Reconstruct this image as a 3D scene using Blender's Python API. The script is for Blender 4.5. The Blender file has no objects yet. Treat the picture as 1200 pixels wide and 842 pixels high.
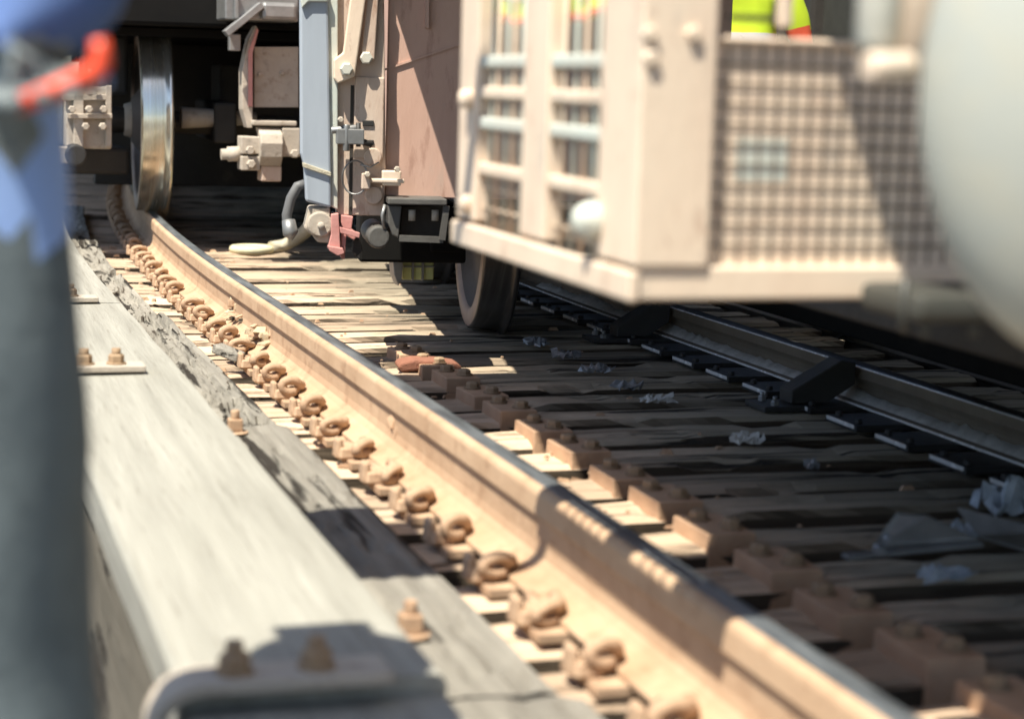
import bpy, bmesh, math, random
from mathutils import Vector, Matrix, noise
R = math.radians
random.seed(7)
scene = bpy.context.scene
col = scene.collection

# ------------------------------------------------------------------ camera
F_PX = 2216.6
CAM = Vector((-1.1756, 0.0, 0.7617))
AX_R = Vector((0.95617, -0.29137, 0.02903)).normalized()
AX_U = Vector((0.01467, 0.14669, 0.98907)).normalized()
AX_F = Vector((0.29244, 0.94530, -0.14453)).normalized()
AX_R = AX_F.cross(AX_U).normalized()
AX_U = AX_R.cross(AX_F).normalized()
cd = bpy.data.cameras.new('camera')
cam = bpy.data.objects.new('camera', cd)
col.objects.link(cam)
m3 = Matrix((AX_R, AX_U, -AX_F)).transposed()
cam.matrix_world = Matrix.Translation(CAM) @ m3.to_4x4()
cd.sensor_width = 36.0
cd.lens = F_PX / 1200.0 * 36.0
cd.clip_start = 0.05
cd.clip_end = 3000
cd.dof.use_dof = True
cd.dof.focus_distance = 7.0
cd.dof.aperture_fstop = 2.6
cd.dof.aperture_blades = 9
scene.camera = cam

# ------------------------------------------------------------------ light
SUN = Vector((1.0, 0.75, -2.5)).normalized()        # the way the light travels
world = bpy.data.worlds.new('World')
scene.world = world
world.use_nodes = True
wn = world.node_tree
sky = wn.nodes.new('ShaderNodeTexSky')
sky.sky_type = 'NISHITA'
sky.sun_disc = False
sky.sun_elevation = math.asin(-SUN.z)
sky.sun_rotation = math.atan2(-SUN.x, -SUN.y)
bg = wn.nodes['Background']
bg.inputs['Strength'].default_value = 0.09
wn.links.new(sky.outputs['Color'], bg.inputs['Color'])
sl = bpy.data.lights.new('sun', 'SUN')
sl.energy = 5.0
sl.angle = R(0.53)
sl.color = (1.0, 0.945, 0.82)
so = bpy.data.objects.new('sun', sl)
so.rotation_euler = SUN.to_track_quat('-Z', 'Y').to_euler()
so.location = (-8, -4, 18)
col.objects.link(so)
scene.view_settings.view_transform = 'Standard'
scene.view_settings.look = 'None'
scene.view_settings.exposure = 1.05
scene.view_settings.gamma = 1.0

# ------------------------------------------------------------------ helpers
def ray(px, py):
    return AX_F + AX_R * ((px - 600) / F_PX) + AX_U * ((421 - py) / F_PX)
def at_y(px, py, y):
    d = ray(px, py)
    return CAM + d * ((y - CAM.y) / d.y)
def at_z(px, py, z):
    d = ray(px, py)
    return CAM + d * ((z - CAM.z) / d.z)
def at_plane(px, py, o, n):
    d = ray(px, py)
    return CAM + d * ((o - CAM).dot(n) / d.dot(n))

K0, K2, SJ = -0.00149, 0.01625, 7.0
def head_ang(s):
    return K0 * s + K2 * max(0.0, s - SJ)
def trk(s, lat, z):
    x = K0 * s * s / 2 + K2 * max(0.0, s - SJ) ** 2 / 2
    th = head_ang(s)
    return Vector((x + lat * math.cos(th), s - lat * math.sin(th), z))
def trk_m(s, lat, z, extra=0.0):
    return Matrix.Translation(trk(s, lat, z)) @ Matrix.Rotation(-head_ang(s) + extra, 4, 'Z')

# ---- materials
def mat(name, c1, c2=None, rough=0.7, metal=0.0, scale=8.0, bump=0.0, bscale=60.0,
        stretch=(1, 1, 1), dust=None, dust_amt=0.0, dscale=3.0, coat=0.0, c3=None, c3_lo=0.55, c3_hi=0.7,
        spec=0.5, coords='Object'):
    m = bpy.data.materials.new(name)
    m.use_nodes = True
    nt = m.node_tree
    b = nt.nodes['Principled BSDF']
    L = nt.links.new
    tc = nt.nodes.new('ShaderNodeTexCoord')
    mp = nt.nodes.new('ShaderNodeMapping')
    mp.inputs['Scale'].default_value = stretch
    L(tc.outputs[coords], mp.inputs['Vector'])
    def nz(sc, det=6.0, ro=0.6, vec=mp):
        n = nt.nodes.new('ShaderNodeTexNoise')
        n.inputs['Scale'].default_value = sc
        n.inputs['Detail'].default_value = det
        n.inputs['Roughness'].default_value = ro
        L(vec.outputs['Vector' if vec is mp else 0], n.inputs['Vector'])
        return n
    def ramp(src, lo, hi):
        r = nt.nodes.new('ShaderNodeMapRange')
        r.inputs['From Min'].default_value = lo
        r.inputs['From Max'].default_value = hi
        L(src, r.inputs['Value'])
        return r.outputs['Result']
    def mix(fac, a, bb):
        x = nt.nodes.new('ShaderNodeMix')
        x.data_type = 'RGBA'
        L(fac, x.inputs['Factor'])
        for k, v in (('A', a), ('B', bb)):
            s = [i for i in x.inputs if i.name == k and i.type == 'RGBA'][0]
            if hasattr(v, 'is_linked'):
                L(v, s)
            else:
                s.default_value = (*v, 1)
        return [o for o in x.outputs if o.type == 'RGBA'][0]
    if c2 is None:
        c2 = tuple(v * 0.7 for v in c1)
    n1 = nz(scale)
    out = mix(ramp(n1.outputs['Fac'], 0.3, 0.7), c1, c2)
    if c3 is not None:
        n3 = nz(scale * 2.7, 8, 0.7)
        out = mix(ramp(n3.outputs['Fac'], c3_lo, c3_hi), out, c3)
    if dust is not None:
        n2 = nz(dscale, 8, 0.65)
        out = mix(ramp(n2.outputs['Fac'], 0.75 - dust_amt, 0.95 - dust_amt), out, dust)
    L(out, b.inputs['Base Color'])
    nr = nz(scale * 3)
    rr = nt.nodes.new('ShaderNodeMapRange')
    rr.inputs['To Min'].default_value = max(0.03, rough - 0.12)
    rr.inputs['To Max'].default_value = min(1.0, rough + 0.12)
    L(nr.outputs['Fac'], rr.inputs['Value'])
    L(rr.outputs['Result'], b.inputs['Roughness'])
    b.inputs['Metallic'].default_value = metal
    b.inputs['Specular IOR Level'].default_value = spec
    if bump > 0:
        nb = nz(bscale, 8, 0.65)
        bp = nt.nodes.new('ShaderNodeBump')
        bp.inputs['Strength'].default_value = bump
        bp.inputs['Distance'].default_value = 0.01
        L(nb.outputs['Fac'], bp.inputs['Height'])
        L(bp.outputs['Normal'], b.inputs['Normal'])
    return m

def wood(name, c1, c2, crack=(0.03, 0.025, 0.02), along='x', dust=None, dust_amt=0.0, crack_w=0.44):
    st = (0.6, 14, 14) if along == 'x' else (14, 0.6, 14)
    m = mat(name, c1, c2, rough=0.85, scale=2.2, stretch=st, dust=None, bump=0.9, bscale=4.0, spec=0.25)
    nt = m.node_tree
    b = nt.nodes['Principled BSDF']
    L = nt.links.new
    src = b.inputs['Base Color'].links[0].from_socket
    tc = [n for n in nt.nodes if n.type == 'TEX_COORD'][0]
    mp = [n for n in nt.nodes if n.type == 'MAPPING'][0]
    inf = nt.nodes.new('ShaderNodeObjectInfo')
    # each piece takes its own stretch of grain
    add = nt.nodes.new('ShaderNodeVectorMath'); add.operation = 'ADD'
    mul = nt.nodes.new('ShaderNodeMath'); mul.operation = 'MULTIPLY'; mul.inputs[1].default_value = 37.0
    L(inf.outputs['Random'], mul.inputs[0])
    L(tc.outputs['Object'], add.inputs[0]); L(mul.outputs[0], add.inputs[1])
    L(add.outputs[0], mp.inputs['Vector'])
    n = nt.nodes.new('ShaderNodeTexNoise')
    n.inputs['Scale'].default_value = 1.6
    n.inputs['Detail'].default_value = 5
    n.inputs['Distortion'].default_value = 0.3
    L(mp.outputs['Vector'], n.inputs['Vector'])
    r = nt.nodes.new('ShaderNodeMapRange')
    r.inputs['From Min'].default_value = crack_w - 0.06
    r.inputs['From Max'].default_value = crack_w
    L(n.outputs['Fac'], r.inputs['Value'])
    def mixn(fac, A, B):
        x = nt.nodes.new('ShaderNodeMix'); x.data_type = 'RGBA'
        L(fac, x.inputs['Factor'])
        for k, v in (('A', A), ('B', B)):
            s = [i for i in x.inputs if i.name == k and i.type == 'RGBA'][0]
            if hasattr(v, 'is_linked'): L(v, s)
            else: s.default_value = (*v, 1)
        return [o for o in x.outputs if o.type == 'RGBA'][0]
    out = mixn(r.outputs['Result'], crack, src)
    if dust is not None:
        n2 = nt.nodes.new('ShaderNodeTexNoise')
        n2.inputs['Scale'].default_value = 5.0
        n2.inputs['Detail'].default_value = 9
        n2.inputs['Roughness'].default_value = 0.7
        ad2 = nt.nodes.new('ShaderNodeVectorMath'); ad2.operation = 'ADD'
        L(tc.outputs['Object'], ad2.inputs[0]); L(mul.outputs[0], ad2.inputs[1])
        mp2 = nt.nodes.new('ShaderNodeMapping'); mp2.inputs['Scale'].default_value = (0.5, 1.5, 1.5)
        L(ad2.outputs[0], mp2.inputs['Vector']); L(mp2.outputs[0], n2.inputs['Vector'])
        # rust dust is thickest next to the running rail
        sep = nt.nodes.new('ShaderNodeSeparateXYZ'); L(tc.outputs['Object'], sep.inputs[0])
        near = nt.nodes.new('ShaderNodeMapRange')
        near.inputs['From Min'].default_value = 0.25
        near.inputs['From Max'].default_value = 1.15
        near.inputs['To Min'].default_value = dust_amt
        near.inputs['To Max'].default_value = dust_amt - 0.62
        L(sep.outputs['X'], near.inputs['Value'])
        sm = nt.nodes.new('ShaderNodeMath'); sm.operation = 'ADD'
        L(n2.outputs['Fac'], sm.inputs[0]); L(near.outputs['Result'], sm.inputs[1])
        rr = nt.nodes.new('ShaderNodeMapRange')
        rr.inputs['From Min'].default_value = 0.62
        rr.inputs['From Max'].default_value = 0.95
        L(sm.outputs[0], rr.inputs['Value'])
        out = mixn(rr.outputs['Result'], out, dust)
        # dust lies on the tops; the sides go darker, so the ties read apart
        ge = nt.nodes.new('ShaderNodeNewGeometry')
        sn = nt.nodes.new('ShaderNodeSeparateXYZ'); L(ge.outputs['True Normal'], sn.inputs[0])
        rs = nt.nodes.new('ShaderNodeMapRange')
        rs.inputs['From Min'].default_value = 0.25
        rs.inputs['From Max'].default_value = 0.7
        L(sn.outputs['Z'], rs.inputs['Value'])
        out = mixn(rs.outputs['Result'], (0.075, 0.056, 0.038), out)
    # tone differs from piece to piece
    hs = nt.nodes.new('ShaderNodeHueSaturation')
    mr = nt.nodes.new('ShaderNodeMapRange')
    mr.inputs['To Min'].default_value = 0.72
    mr.inputs['To Max'].default_value = 1.2
    L(inf.outputs['Random'], mr.inputs['Value']); L(mr.outputs['Result'], hs.inputs['Value'])
    L(out, hs.inputs['Color'])
    L(hs.outputs['Color'], b.inputs['Base Color'])
    # cracks are sunk
    bp = [x for x in nt.nodes if x.type == 'BUMP'][0]
    b2 = nt.nodes.new('ShaderNodeBump')
    b2.inputs['Strength'].default_value = 1.0
    b2.inputs['Distance'].default_value = 0.02
    L(r.outputs['Result'], b2.inputs['Height']); L(bp.outputs['Normal'], b2.inputs['Normal'])
    L(b2.outputs['Normal'], b.inputs['Normal'])
    return m

M = {}
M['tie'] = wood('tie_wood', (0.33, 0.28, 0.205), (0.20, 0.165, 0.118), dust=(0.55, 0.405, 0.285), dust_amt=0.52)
M['old_timber'] = wood('weathered_timber', (0.29, 0.27, 0.23), (0.175, 0.162, 0.138), along='y', crack_w=0.42)
M['plank'] = mat('painted_plank', (0.33, 0.318, 0.272), (0.235, 0.225, 0.19), rough=0.75, scale=2.2, stretch=(12, 0.5, 12), bump=0.4, bscale=8, c3=(0.17, 0.155, 0.125), c3_lo=0.56, c3_hi=0.70, dust=(0.42, 0.405, 0.35), dust_amt=0.17, dscale=1.6)
M['rust_rail'] = mat('rail_rust', (0.475, 0.33, 0.215), (0.375, 0.245, 0.152), rough=0.85, scale=5, bump=0.25, bscale=90, c3=(0.27, 0.155, 0.09), c3_lo=0.53, c3_hi=0.74, dust=(0.50, 0.37, 0.25), dust_amt=0.16, dscale=12, spec=0.2)
M['rail_top'] = mat('worn_rail_top', (0.33, 0.36, 0.38), (0.09, 0.10, 0.11), rough=0.36, metal=0.6, scale=9, stretch=(3, 0.5, 1), bump=0.15, bscale=80)
M['old_rail'] = mat('greasy_rail', (0.125, 0.10, 0.07), (0.085, 0.066, 0.046), rough=0.7, metal=0.0, scale=5, bump=0.2, bscale=60)
M['edge_gleam'] = mat('steel_edge_gleam', (0.85, 0.84, 0.82), (0.70, 0.69, 0.67), rough=0.25, metal=0.3)  # steel edge with its gleam painted in as a pale colour
M['grease'] = mat('grey_grease', (0.55, 0.53, 0.49), (0.34, 0.33, 0.30), rough=0.5, scale=30, bump=0.5, bscale=90)
M['clip'] = mat('rust_clip', (0.47, 0.33, 0.22), (0.34, 0.215, 0.135), rough=0.85, scale=12, bump=0.3, bscale=120, c3=(0.20, 0.115, 0.07), c3_lo=0.54, c3_hi=0.72, spec=0.2)
M['cap'] = mat('rust_cap', (0.55, 0.355, 0.22), (0.40, 0.24, 0.145), rough=0.8, scale=8, bump=0.3, bscale=90, dust=(0.22, 0.135, 0.085), dust_amt=0.12)
M['bolt'] = mat('rusty_bolt', (0.36, 0.25, 0.15), (0.24, 0.155, 0.09), rough=0.75, scale=20)
M['black'] = mat('black_steel', (0.018, 0.017, 0.016), (0.03, 0.028, 0.026), rough=0.6, scale=6, bump=0.2, bscale=50)
M['dark'] = mat('dark_underframe', (0.040, 0.034, 0.027), (0.024, 0.020, 0.016), rough=0.75, scale=4, bump=0.3, bscale=40, dust=(0.10, 0.085, 0.065), dust_amt=0.12)
M['mesh'] = mat('brown_mesh', (0.11, 0.085, 0.062), (0.16, 0.12, 0.09), rough=0.7)
M['case'] = mat('dark_green_grey', (0.055, 0.056, 0.048), (0.038, 0.038, 0.033), rough=0.5)
M['casting'] = mat('oily_casting', (0.11, 0.105, 0.095), (0.065, 0.06, 0.055), rough=0.55, scale=8, bump=0.2, dust=(0.24, 0.21, 0.18), dust_amt=0.16, dscale=9)
M['dusty'] = mat('dusty_casting', (0.46, 0.40, 0.33), (0.36, 0.31, 0.25), rough=0.85, scale=7, bump=0.3, bscale=70, c3=(0.24, 0.18, 0.13), c3_lo=0.55, c3_hi=0.75, dust=(0.10, 0.085, 0.07), dust_amt=0.14, dscale=6)
M['cream'] = mat('cream_paint', (0.58, 0.47, 0.38), (0.48, 0.35, 0.27), rough=0.6, scale=5, stretch=(2, 2, 0.7), bump=0.15, bscale=60, c3=(0.30, 0.17, 0.11), c3_lo=0.56, c3_hi=0.72, dust=(0.30, 0.25, 0.20), dust_amt=0.12, dscale=8)
M['cage'] = mat('dusty_cage_paint', (0.72, 0.60, 0.465), (0.65, 0.505, 0.385), rough=0.65, scale=3.5, stretch=(2.2, 2.2, 0.8), bump=0.15, bscale=40, c3=(0.34, 0.20, 0.135), c3_lo=0.57, c3_hi=0.74, dust=(0.46, 0.40, 0.33), dust_amt=0.2, dscale=5)
M['cage_green'] = mat('pale_green_paint', (0.50, 0.545, 0.49), (0.54, 0.50, 0.42), rough=0.6, scale=5, bump=0.1)
M['red'] = mat('faded_red_paint', (0.58, 0.385, 0.305), (0.49, 0.305, 0.235), rough=0.6, scale=2.5, stretch=(3, 3, 0.7), bump=0.1, bscale=30, c3=(0.30, 0.16, 0.115), c3_lo=0.55, c3_hi=0.75, dust=(0.42, 0.32, 0.26), dust_amt=0.14, dscale=4)
M['pink'] = mat('faded_pink_paint', (0.56, 0.27, 0.24), (0.45, 0.20, 0.175), rough=0.65, scale=12, bump=0.2)
M['blue'] = mat('blue_grey_paint', (0.36, 0.40, 0.45), (0.31, 0.345, 0.39), rough=0.35, scale=3, stretch=(4, 4, 0.6), bump=0.05, dust=(0.45, 0.42, 0.38), dust_amt=0.10, coat=0.2)
M['steel'] = mat('dull_steel', (0.33, 0.33, 0.325), (0.20, 0.20, 0.195), rough=0.45, metal=0.6, scale=9)
M['tread'] = mat('polished_tread', (0.86, 0.84, 0.76), (0.52, 0.47, 0.34), rough=0.24, metal=0.9, scale=3, stretch=(18, 0.2, 0.2))
M['tread_dark'] = mat('dull_tread', (0.16, 0.155, 0.15), (0.075, 0.072, 0.07), rough=0.38, metal=0.7, scale=6, stretch=(8, 0.5, 0.5))
M['wheel_face'] = mat('wheel_plate', (0.14, 0.115, 0.10), (0.085, 0.07, 0.06), rough=0.7, scale=5, bump=0.2)
M['rim_face'] = mat('wheel_rim', (0.36, 0.27, 0.22), (0.25, 0.185, 0.15), rough=0.55, metal=0.2, scale=9)
M['tank'] = mat('tank_paint', (0.38, 0.39, 0.345), (0.335, 0.345, 0.31), rough=0.42, scale=2, bump=0.06, c3=(0.41, 0.39, 0.31), c3_lo=0.5, c3_hi=0.75)
M['near_black'] = mat('near_black_steel', (0.006, 0.006, 0.006), (0.010, 0.009, 0.008), rough=0.9, scale=5, spec=0.15)  # near-black tone stands in for deep shade on the cars
M['rubber'] = mat('rubber_hose', (0.075, 0.075, 0.078), (0.13, 0.13, 0.13), rough=0.6, scale=12)
M['yellow'] = mat('dusty_yellow', (0.66, 0.62, 0.40), (0.60, 0.55, 0.36), rough=0.8, scale=15, bump=0.4, bscale=120)
M['rope'] = mat('dusty_strap', (0.52, 0.47, 0.35), (0.40, 0.36, 0.27), rough=0.9, scale=20, bump=0.5, bscale=120)
M['lime'] = mat('yellow_green_box', (0.62, 0.64, 0.28), (0.50, 0.52, 0.22), rough=0.5, scale=12)
M['orange'] = mat('orange_plastic', (0.80, 0.085, 0.03), (0.70, 0.07, 0.025), rough=0.35, scale=9)
M['jacket'] = mat('blue_jacket', (0.07, 0.125, 0.28), (0.055, 0.10, 0.235), rough=0.85, scale=6, bump=0.35, bscale=9)
M['jacket_light'] = mat('light_blue_shirt', (0.27, 0.40, 0.70), (0.24, 0.36, 0.65), rough=0.85, scale=6, bump=0.35, bscale=9)
M['pants'] = mat('grey_trousers', (0.125, 0.152, 0.16), (0.085, 0.106, 0.112), rough=0.9, scale=4, bump=0.6, bscale=7, c3=(0.06, 0.075, 0.08), c3_lo=0.56, c3_hi=0.7)
M['glove'] = mat('grey_glove', (0.22, 0.25, 0.25), (0.12, 0.14, 0.14), rough=0.9, scale=30, c3=(0.42, 0.43, 0.42), bump=0.3)
M['skin'] = mat('skin', (0.45, 0.27, 0.19), (0.40, 0.23, 0.16), rough=0.55, scale=10)
M['boot'] = mat('boot_leather', (0.06, 0.045, 0.03), (0.09, 0.07, 0.05), rough=0.7)
M['helmet'] = mat('white_helmet', (0.75, 0.75, 0.73), (0.70, 0.70, 0.68), rough=0.3)
M['hivis'] = mat('hi_vis_yellow', (0.62, 0.80, 0.03), (0.55, 0.73, 0.03), rough=0.8, scale=6)
M['hivis_orange'] = mat('hi_vis_orange', (0.85, 0.13, 0.05), (0.75, 0.11, 0.05), rough=0.8)
M['reflect'] = mat('reflective_tape', (0.66, 0.70, 0.74), (0.58, 0.62, 0.66), rough=0.3, metal=0.3)
M['denim'] = mat('dark_denim', (0.05, 0.07, 0.11), (0.04, 0.055, 0.09), rough=0.9)
M['foil'] = mat('bright_metal_scrap', (0.34, 0.345, 0.35), (0.13, 0.135, 0.14), rough=0.35, metal=0.4, scale=25)
M['film'] = mat('pale_plastic_film', (0.46, 0.50, 0.54), (0.20, 0.23, 0.26), rough=0.3, scale=20)
M['plate_grey'] = mat('grey_sheet_steel', (0.22, 0.22, 0.215), (0.15, 0.15, 0.147), rough=0.5, metal=0.3, scale=14, bump=0.1)
M['splinter'] = wood('splintered_wood', (0.52, 0.41, 0.27), (0.38, 0.29, 0.19))
M['brick_red'] = mat('red_brown_block', (0.30, 0.125, 0.075), (0.22, 0.09, 0.055), rough=0.85, scale=20, bump=0.5, bscale=150, dust=(0.48, 0.33, 0.22), dust_amt=0.15)
M['ground'] = mat('street_asphalt', (0.05, 0.05, 0.05), (0.04, 0.04, 0.042), rough=0.9, scale=0.6, bump=0.2, bscale=40)
M['ochre'] = mat('ochre_paint', (0.42, 0.26, 0.06), (0.33, 0.20, 0.05), rough=0.7)
M['walk'] = wood('walkway_wood', (0.10, 0.09, 0.075), (0.06, 0.055, 0.045), along='y')

class MB:
    """collects shapes into one mesh"""
    def __init__(self):
        self.v = []; self.f = []; self.mi = []; self.sm = []
    def add(self, vs, fs, mi=0, smooth=False):
        o = len(self.v)
        self.v += [Vector(a) for a in vs]
        for f in fs:
            self.f.append([i + o for i in f]); self.mi.append(mi); self.sm.append(smooth)
        return self
    def box(self, c, size, rot=None, mi=0, taper=(1, 1)):
        x, y, z = [a / 2 for a in size]
        vs = []
        for sz in (-1, 1):
            t = taper if sz > 0 else (1, 1)
            for sx, sy in ((-1, -1), (1, -1), (1, 1), (-1, 1)):
                vs.append(Vector((sx * x * t[0], sy * y * t[1], sz * z)))
        if rot is not None:
            vs = [rot @ a for a in vs]
        vs = [a + Vector(c) for a in vs]
        self.add(vs, [(0, 3, 2, 1), (4, 5, 6, 7), (0, 1, 5, 4), (1, 2, 6, 5), (2, 3, 7, 6), (3, 0, 4, 7)], mi)
        return self
    def bar(self, a, b, w, h, mi=0, up=Vector((0, 0, 1))):
        a = Vector(a); b = Vector(b); d = (b - a); ln = d.length; d.normalize()
        s = d.cross(up)
        if s.length < 1e-4: s = d.cross(Vector((1, 0, 0)))
        s.normalize(); u = s.cross(d)
        m = Matrix((s, d, u)).transposed()
        return self.box((a + b) / 2, (w, ln, h), m, mi)
    def tube(self, pts, r, n=8, mi=0, cap=True, closed=False):
        pts = [Vector(p) for p in pts]
        rs = r if isinstance(r, (list, tuple)) else [r] * len(pts)
        N = len(pts); vs = []; prev = None
        for i, p in enumerate(pts):
            if closed: t = pts[(i + 1) % N] - pts[i - 1]
            else: t = pts[min(i + 1, N - 1)] - pts[max(i - 1, 0)]
            t.normalize()
            if prev is None:
                a = t.cross(Vector((0, 0, 1)))
                if a.length < 1e-3: a = t.cross(Vector((1, 0, 0)))
            else:
                a = prev - t * prev.dot(t)
            a.normalize(); prev = a
            b = t.cross(a)
            for k in range(n):
                an = 2 * math.pi * k / n
                vs.append(p + (a * math.cos(an) + b * math.sin(an)) * rs[i])
        fs = []
        for i in range(N if closed else N - 1):
            j = (i + 1) % N
            for k in range(n):
                k2 = (k + 1) % n
                fs.append((i * n + k, j * n + k, j * n + k2, i * n + k2))
        self.add(vs, fs, mi, True)
        if cap and not closed:
            o = len(self.v) - N * n
            self.f.append([o + k for k in range(n)]); self.mi.append(mi); self.sm.append(False)
            self.f.append([o + (N - 1) * n + k for k in reversed(range(n))]); self.mi.append(mi); self.sm.append(False)
        return self
    def lathe(self, prof, axis_m, n=48, mis=None, smooth=True):
        """prof: list of (axial, radius); axis_m maps local x(axial), y, z"""
        o = len(self.v); P = len(prof); vs = []
        for a, r in prof:
            for k in range(n):
                an = 2 * math.pi * k / n
                vs.append(axis_m @ Vector((a, r * math.cos(an), r * math.sin(an))))
        self.v += vs
        for i in range(P - 1):
            for k in range(n):
                k2 = (k + 1) % n
                self.f.append([o + i * n + k, o + (i + 1) * n + k, o + (i + 1) * n + k2, o + i * n + k2])
                self.mi.append(mis[i] if mis else 0); self.sm.append(smooth)
        return self
    def prism(self, poly, thick, m=None, mi=0):
        """poly in local x,z ; thickness along y"""
        n = len(poly); m = m or Matrix()
        vs = [m @ Vector((x, -thick / 2, z)) for x, z in poly] + [m @ Vector((x, thick / 2, z)) for x, z in poly]
        fs = [tuple(range(n)), tuple(reversed(range(n, 2 * n)))]
        for i in range(n):
            j = (i + 1) % n
            fs.append((i, i + n, j + n, j))
        return self.add(vs, fs, mi)
    def hexbolt(self, c, r, h, m3=None, mi=0):
        m3 = m3 or Matrix.Identity(3)
        vs = []
        for z, rr in ((0, r), (h * 0.75, r), (h, r * 0.75)):
            for k in range(6):
                an = math.pi / 3 * k
                vs.append(Vector(c) + m3 @ Vector((rr * math.cos(an), rr * math.sin(an), z)))
        fs = [tuple(range(12, 18))]
        for i in (0, 1):
            for k in range(6):
                k2 = (k + 1) % 6
                fs.append((i * 6 + k, i * 6 + k2, (i + 1) * 6 + k2, (i + 1) * 6 + k))
        fs.append(tuple(reversed(range(6))))
        return self.add(vs, fs, mi)
    def mesh(self, name, mats):
        me = bpy.data.meshes.new(name)
        me.from_pydata([tuple(a) for a in self.v], [], self.f)
        for mm in (mats if isinstance(mats, (list, tuple)) else [mats]):
            me.materials.append(mm)
        me.polygons.foreach_set('material_index', self.mi)
        me.polygons.foreach_set('use_smooth', self.sm)
        bm = bmesh.new(); bm.from_mesh(me)
        bmesh.ops.recalc_face_normals(bm, faces=bm.faces)
        bm.to_mesh(me); bm.free()
        me.update()
        return me
    def build_each(self, name, mats, parent=None, matrix=None, bevel=0.0):
        """every loose piece becomes an object of its own"""
        par = list(range(len(self.v)))
        def find(a):
            while par[a] != a:
                par[a] = par[par[a]]; a = par[a]
            return a
        for f in self.f:
            for i in f[1:]: par[find(i)] = find(f[0])
        groups = {}
        for k, f in enumerate(self.f): groups.setdefault(find(f[0]), []).append(k)
        out = []
        for ks in groups.values():
            m = MB(); mp = {}
            for k in ks:
                idx = []
                for i in self.f[k]:
                    if i not in mp: mp[i] = len(m.v); m.v.append(self.v[i])
                    idx.append(mp[i])
                m.f.append(idx); m.mi.append(self.mi[k]); m.sm.append(self.sm[k])
            out.append(m.build(name, mats, parent, matrix, bevel))
        return out
    def build(self, name, mats, parent=None, matrix=None, bevel=0.0, seg=2):
        return obj(name, self.mesh(name, mats), parent, matrix, bevel, seg)

def obj(name, me, parent=None, matrix=None, bevel=0.0, seg=2):
    o = bpy.data.objects.new(name, me)
    col.objects.link(o)
    if matrix is not None: o.matrix_world = matrix
    if parent is not None:
        o.parent = parent
        pm = parent.matrix_basis.copy()
        if parent.parent: pm = parent.parent.matrix_basis @ parent.matrix_parent_inverse @ pm
        o.matrix_parent_inverse = pm.inverted()
    if bevel:
        md = o.modifiers.new('bevel', 'BEVEL')
        md.width = bevel; md.segments = seg; md.limit_method = 'ANGLE'; md.angle_limit = R(40)
    return o

def tag(o, label=None, cat=None, group=None, kind=None):
    if label: o['label'] = label
    if cat: o['category'] = cat
    if group: o['group'] = group
    if kind: o['kind'] = kind
    return o
def empty(name, loc):
    o = bpy.data.objects.new(name, None)
    o.location = loc; o.empty_display_size = 0.1
    col.objects.link(o)
    return o

# ------------------------------------------------------------------ setting: ground and deck
TIE_Z = -0.19            # top of the ties; z = 0 is the top of the near rail
g = MB()
g.add([(-900, -900, -6), (900, -900, -6), (900, 900, -6), (-900, 900, -6)], [(0, 1, 2, 3)])
tag(g.build('ground', M['ground']), kind='structure')

track = tag(empty('railway_track', (0, 0, TIE_Z)), kind='structure')

# steel girders that carry the ties
for gl in (-0.25, 1.9):
    b = MB()
    ss = [-4 + 1.0 * i for i in range(39)]
    for part in ((-0.16, 0.16, -0.42, -0.395), (-0.012, 0.012, -1.4, -0.42), (-0.16, 0.16, -1.425, -1.4)):
        for i in range(len(ss) - 1):
            a0, a1, z0, z1 = part
            vs = [trk(s, gl + a, z) for s in (ss[i], ss[i + 1]) for a, z in ((a0, z0), (a1, z0), (a1, z1), (a0, z1))]
            b.add(vs, [(0, 1, 5, 4), (1, 2, 6, 5), (2, 3, 7, 6), (3, 0, 4, 7)])
    b.build('girder', M['dark'], track)

# ---- ties: a few meshes shared in turn
def tie_mesh(seed):
    rnd = random.Random(seed)
    nx = 60; L0, L1 = -0.74, 2.25
    hw, h = 0.092, 0.2
    ring = [(-hw, -h), (hw, -h), (hw, -h * 0.5), (hw, -0.014), (hw - 0.014, 0), (hw * 0.35, 0), (-hw * 0.35, 0), (-hw + 0.014, 0), (-hw, -0.014), (-hw, -h * 0.5)]
    n = len(ring); vs = []; fs = []
    for i in range(nx + 1):
        x = L0 + (L1 - L0) * i / nx
        for j, (y, z) in enumerate(ring):
            a = noise.noise(Vector((x * 1.1, y * 30 + seed * 7, z * 22)))
            c = noise.noise(Vector((x * 6, y * 40 + seed * 3, z * 40 + 5)))
            k = 0.013 * a + 0.008 * c
            yy = y + k * (1 if y > 0 else -1)
            zz = z + (0.6 * k if z > -0.1 else 0)
            if z > -0.02 and noise.noise(Vector((x * 3.1, y * 25 + 9, seed * 5))) > 0.38: zz -= 0.012; yy *= 0.96
            vs.append((x + (0.02 * c if i in (0, nx) else 0), yy, zz))
    for i in range(nx):
        for j in range(n):
            j2 = (j + 1) % n
            fs.append((i * n + j, (i + 1) * n + j, (i + 1) * n + j2, i * n + j2))
    fs.append(tuple(reversed(range(n)))); fs.append(tuple(nx * n + j for j in range(n)))
    b = MB(); b.add(vs, fs)
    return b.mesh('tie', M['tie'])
TIES = [tie_mesh(i) for i in range(6)]

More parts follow.
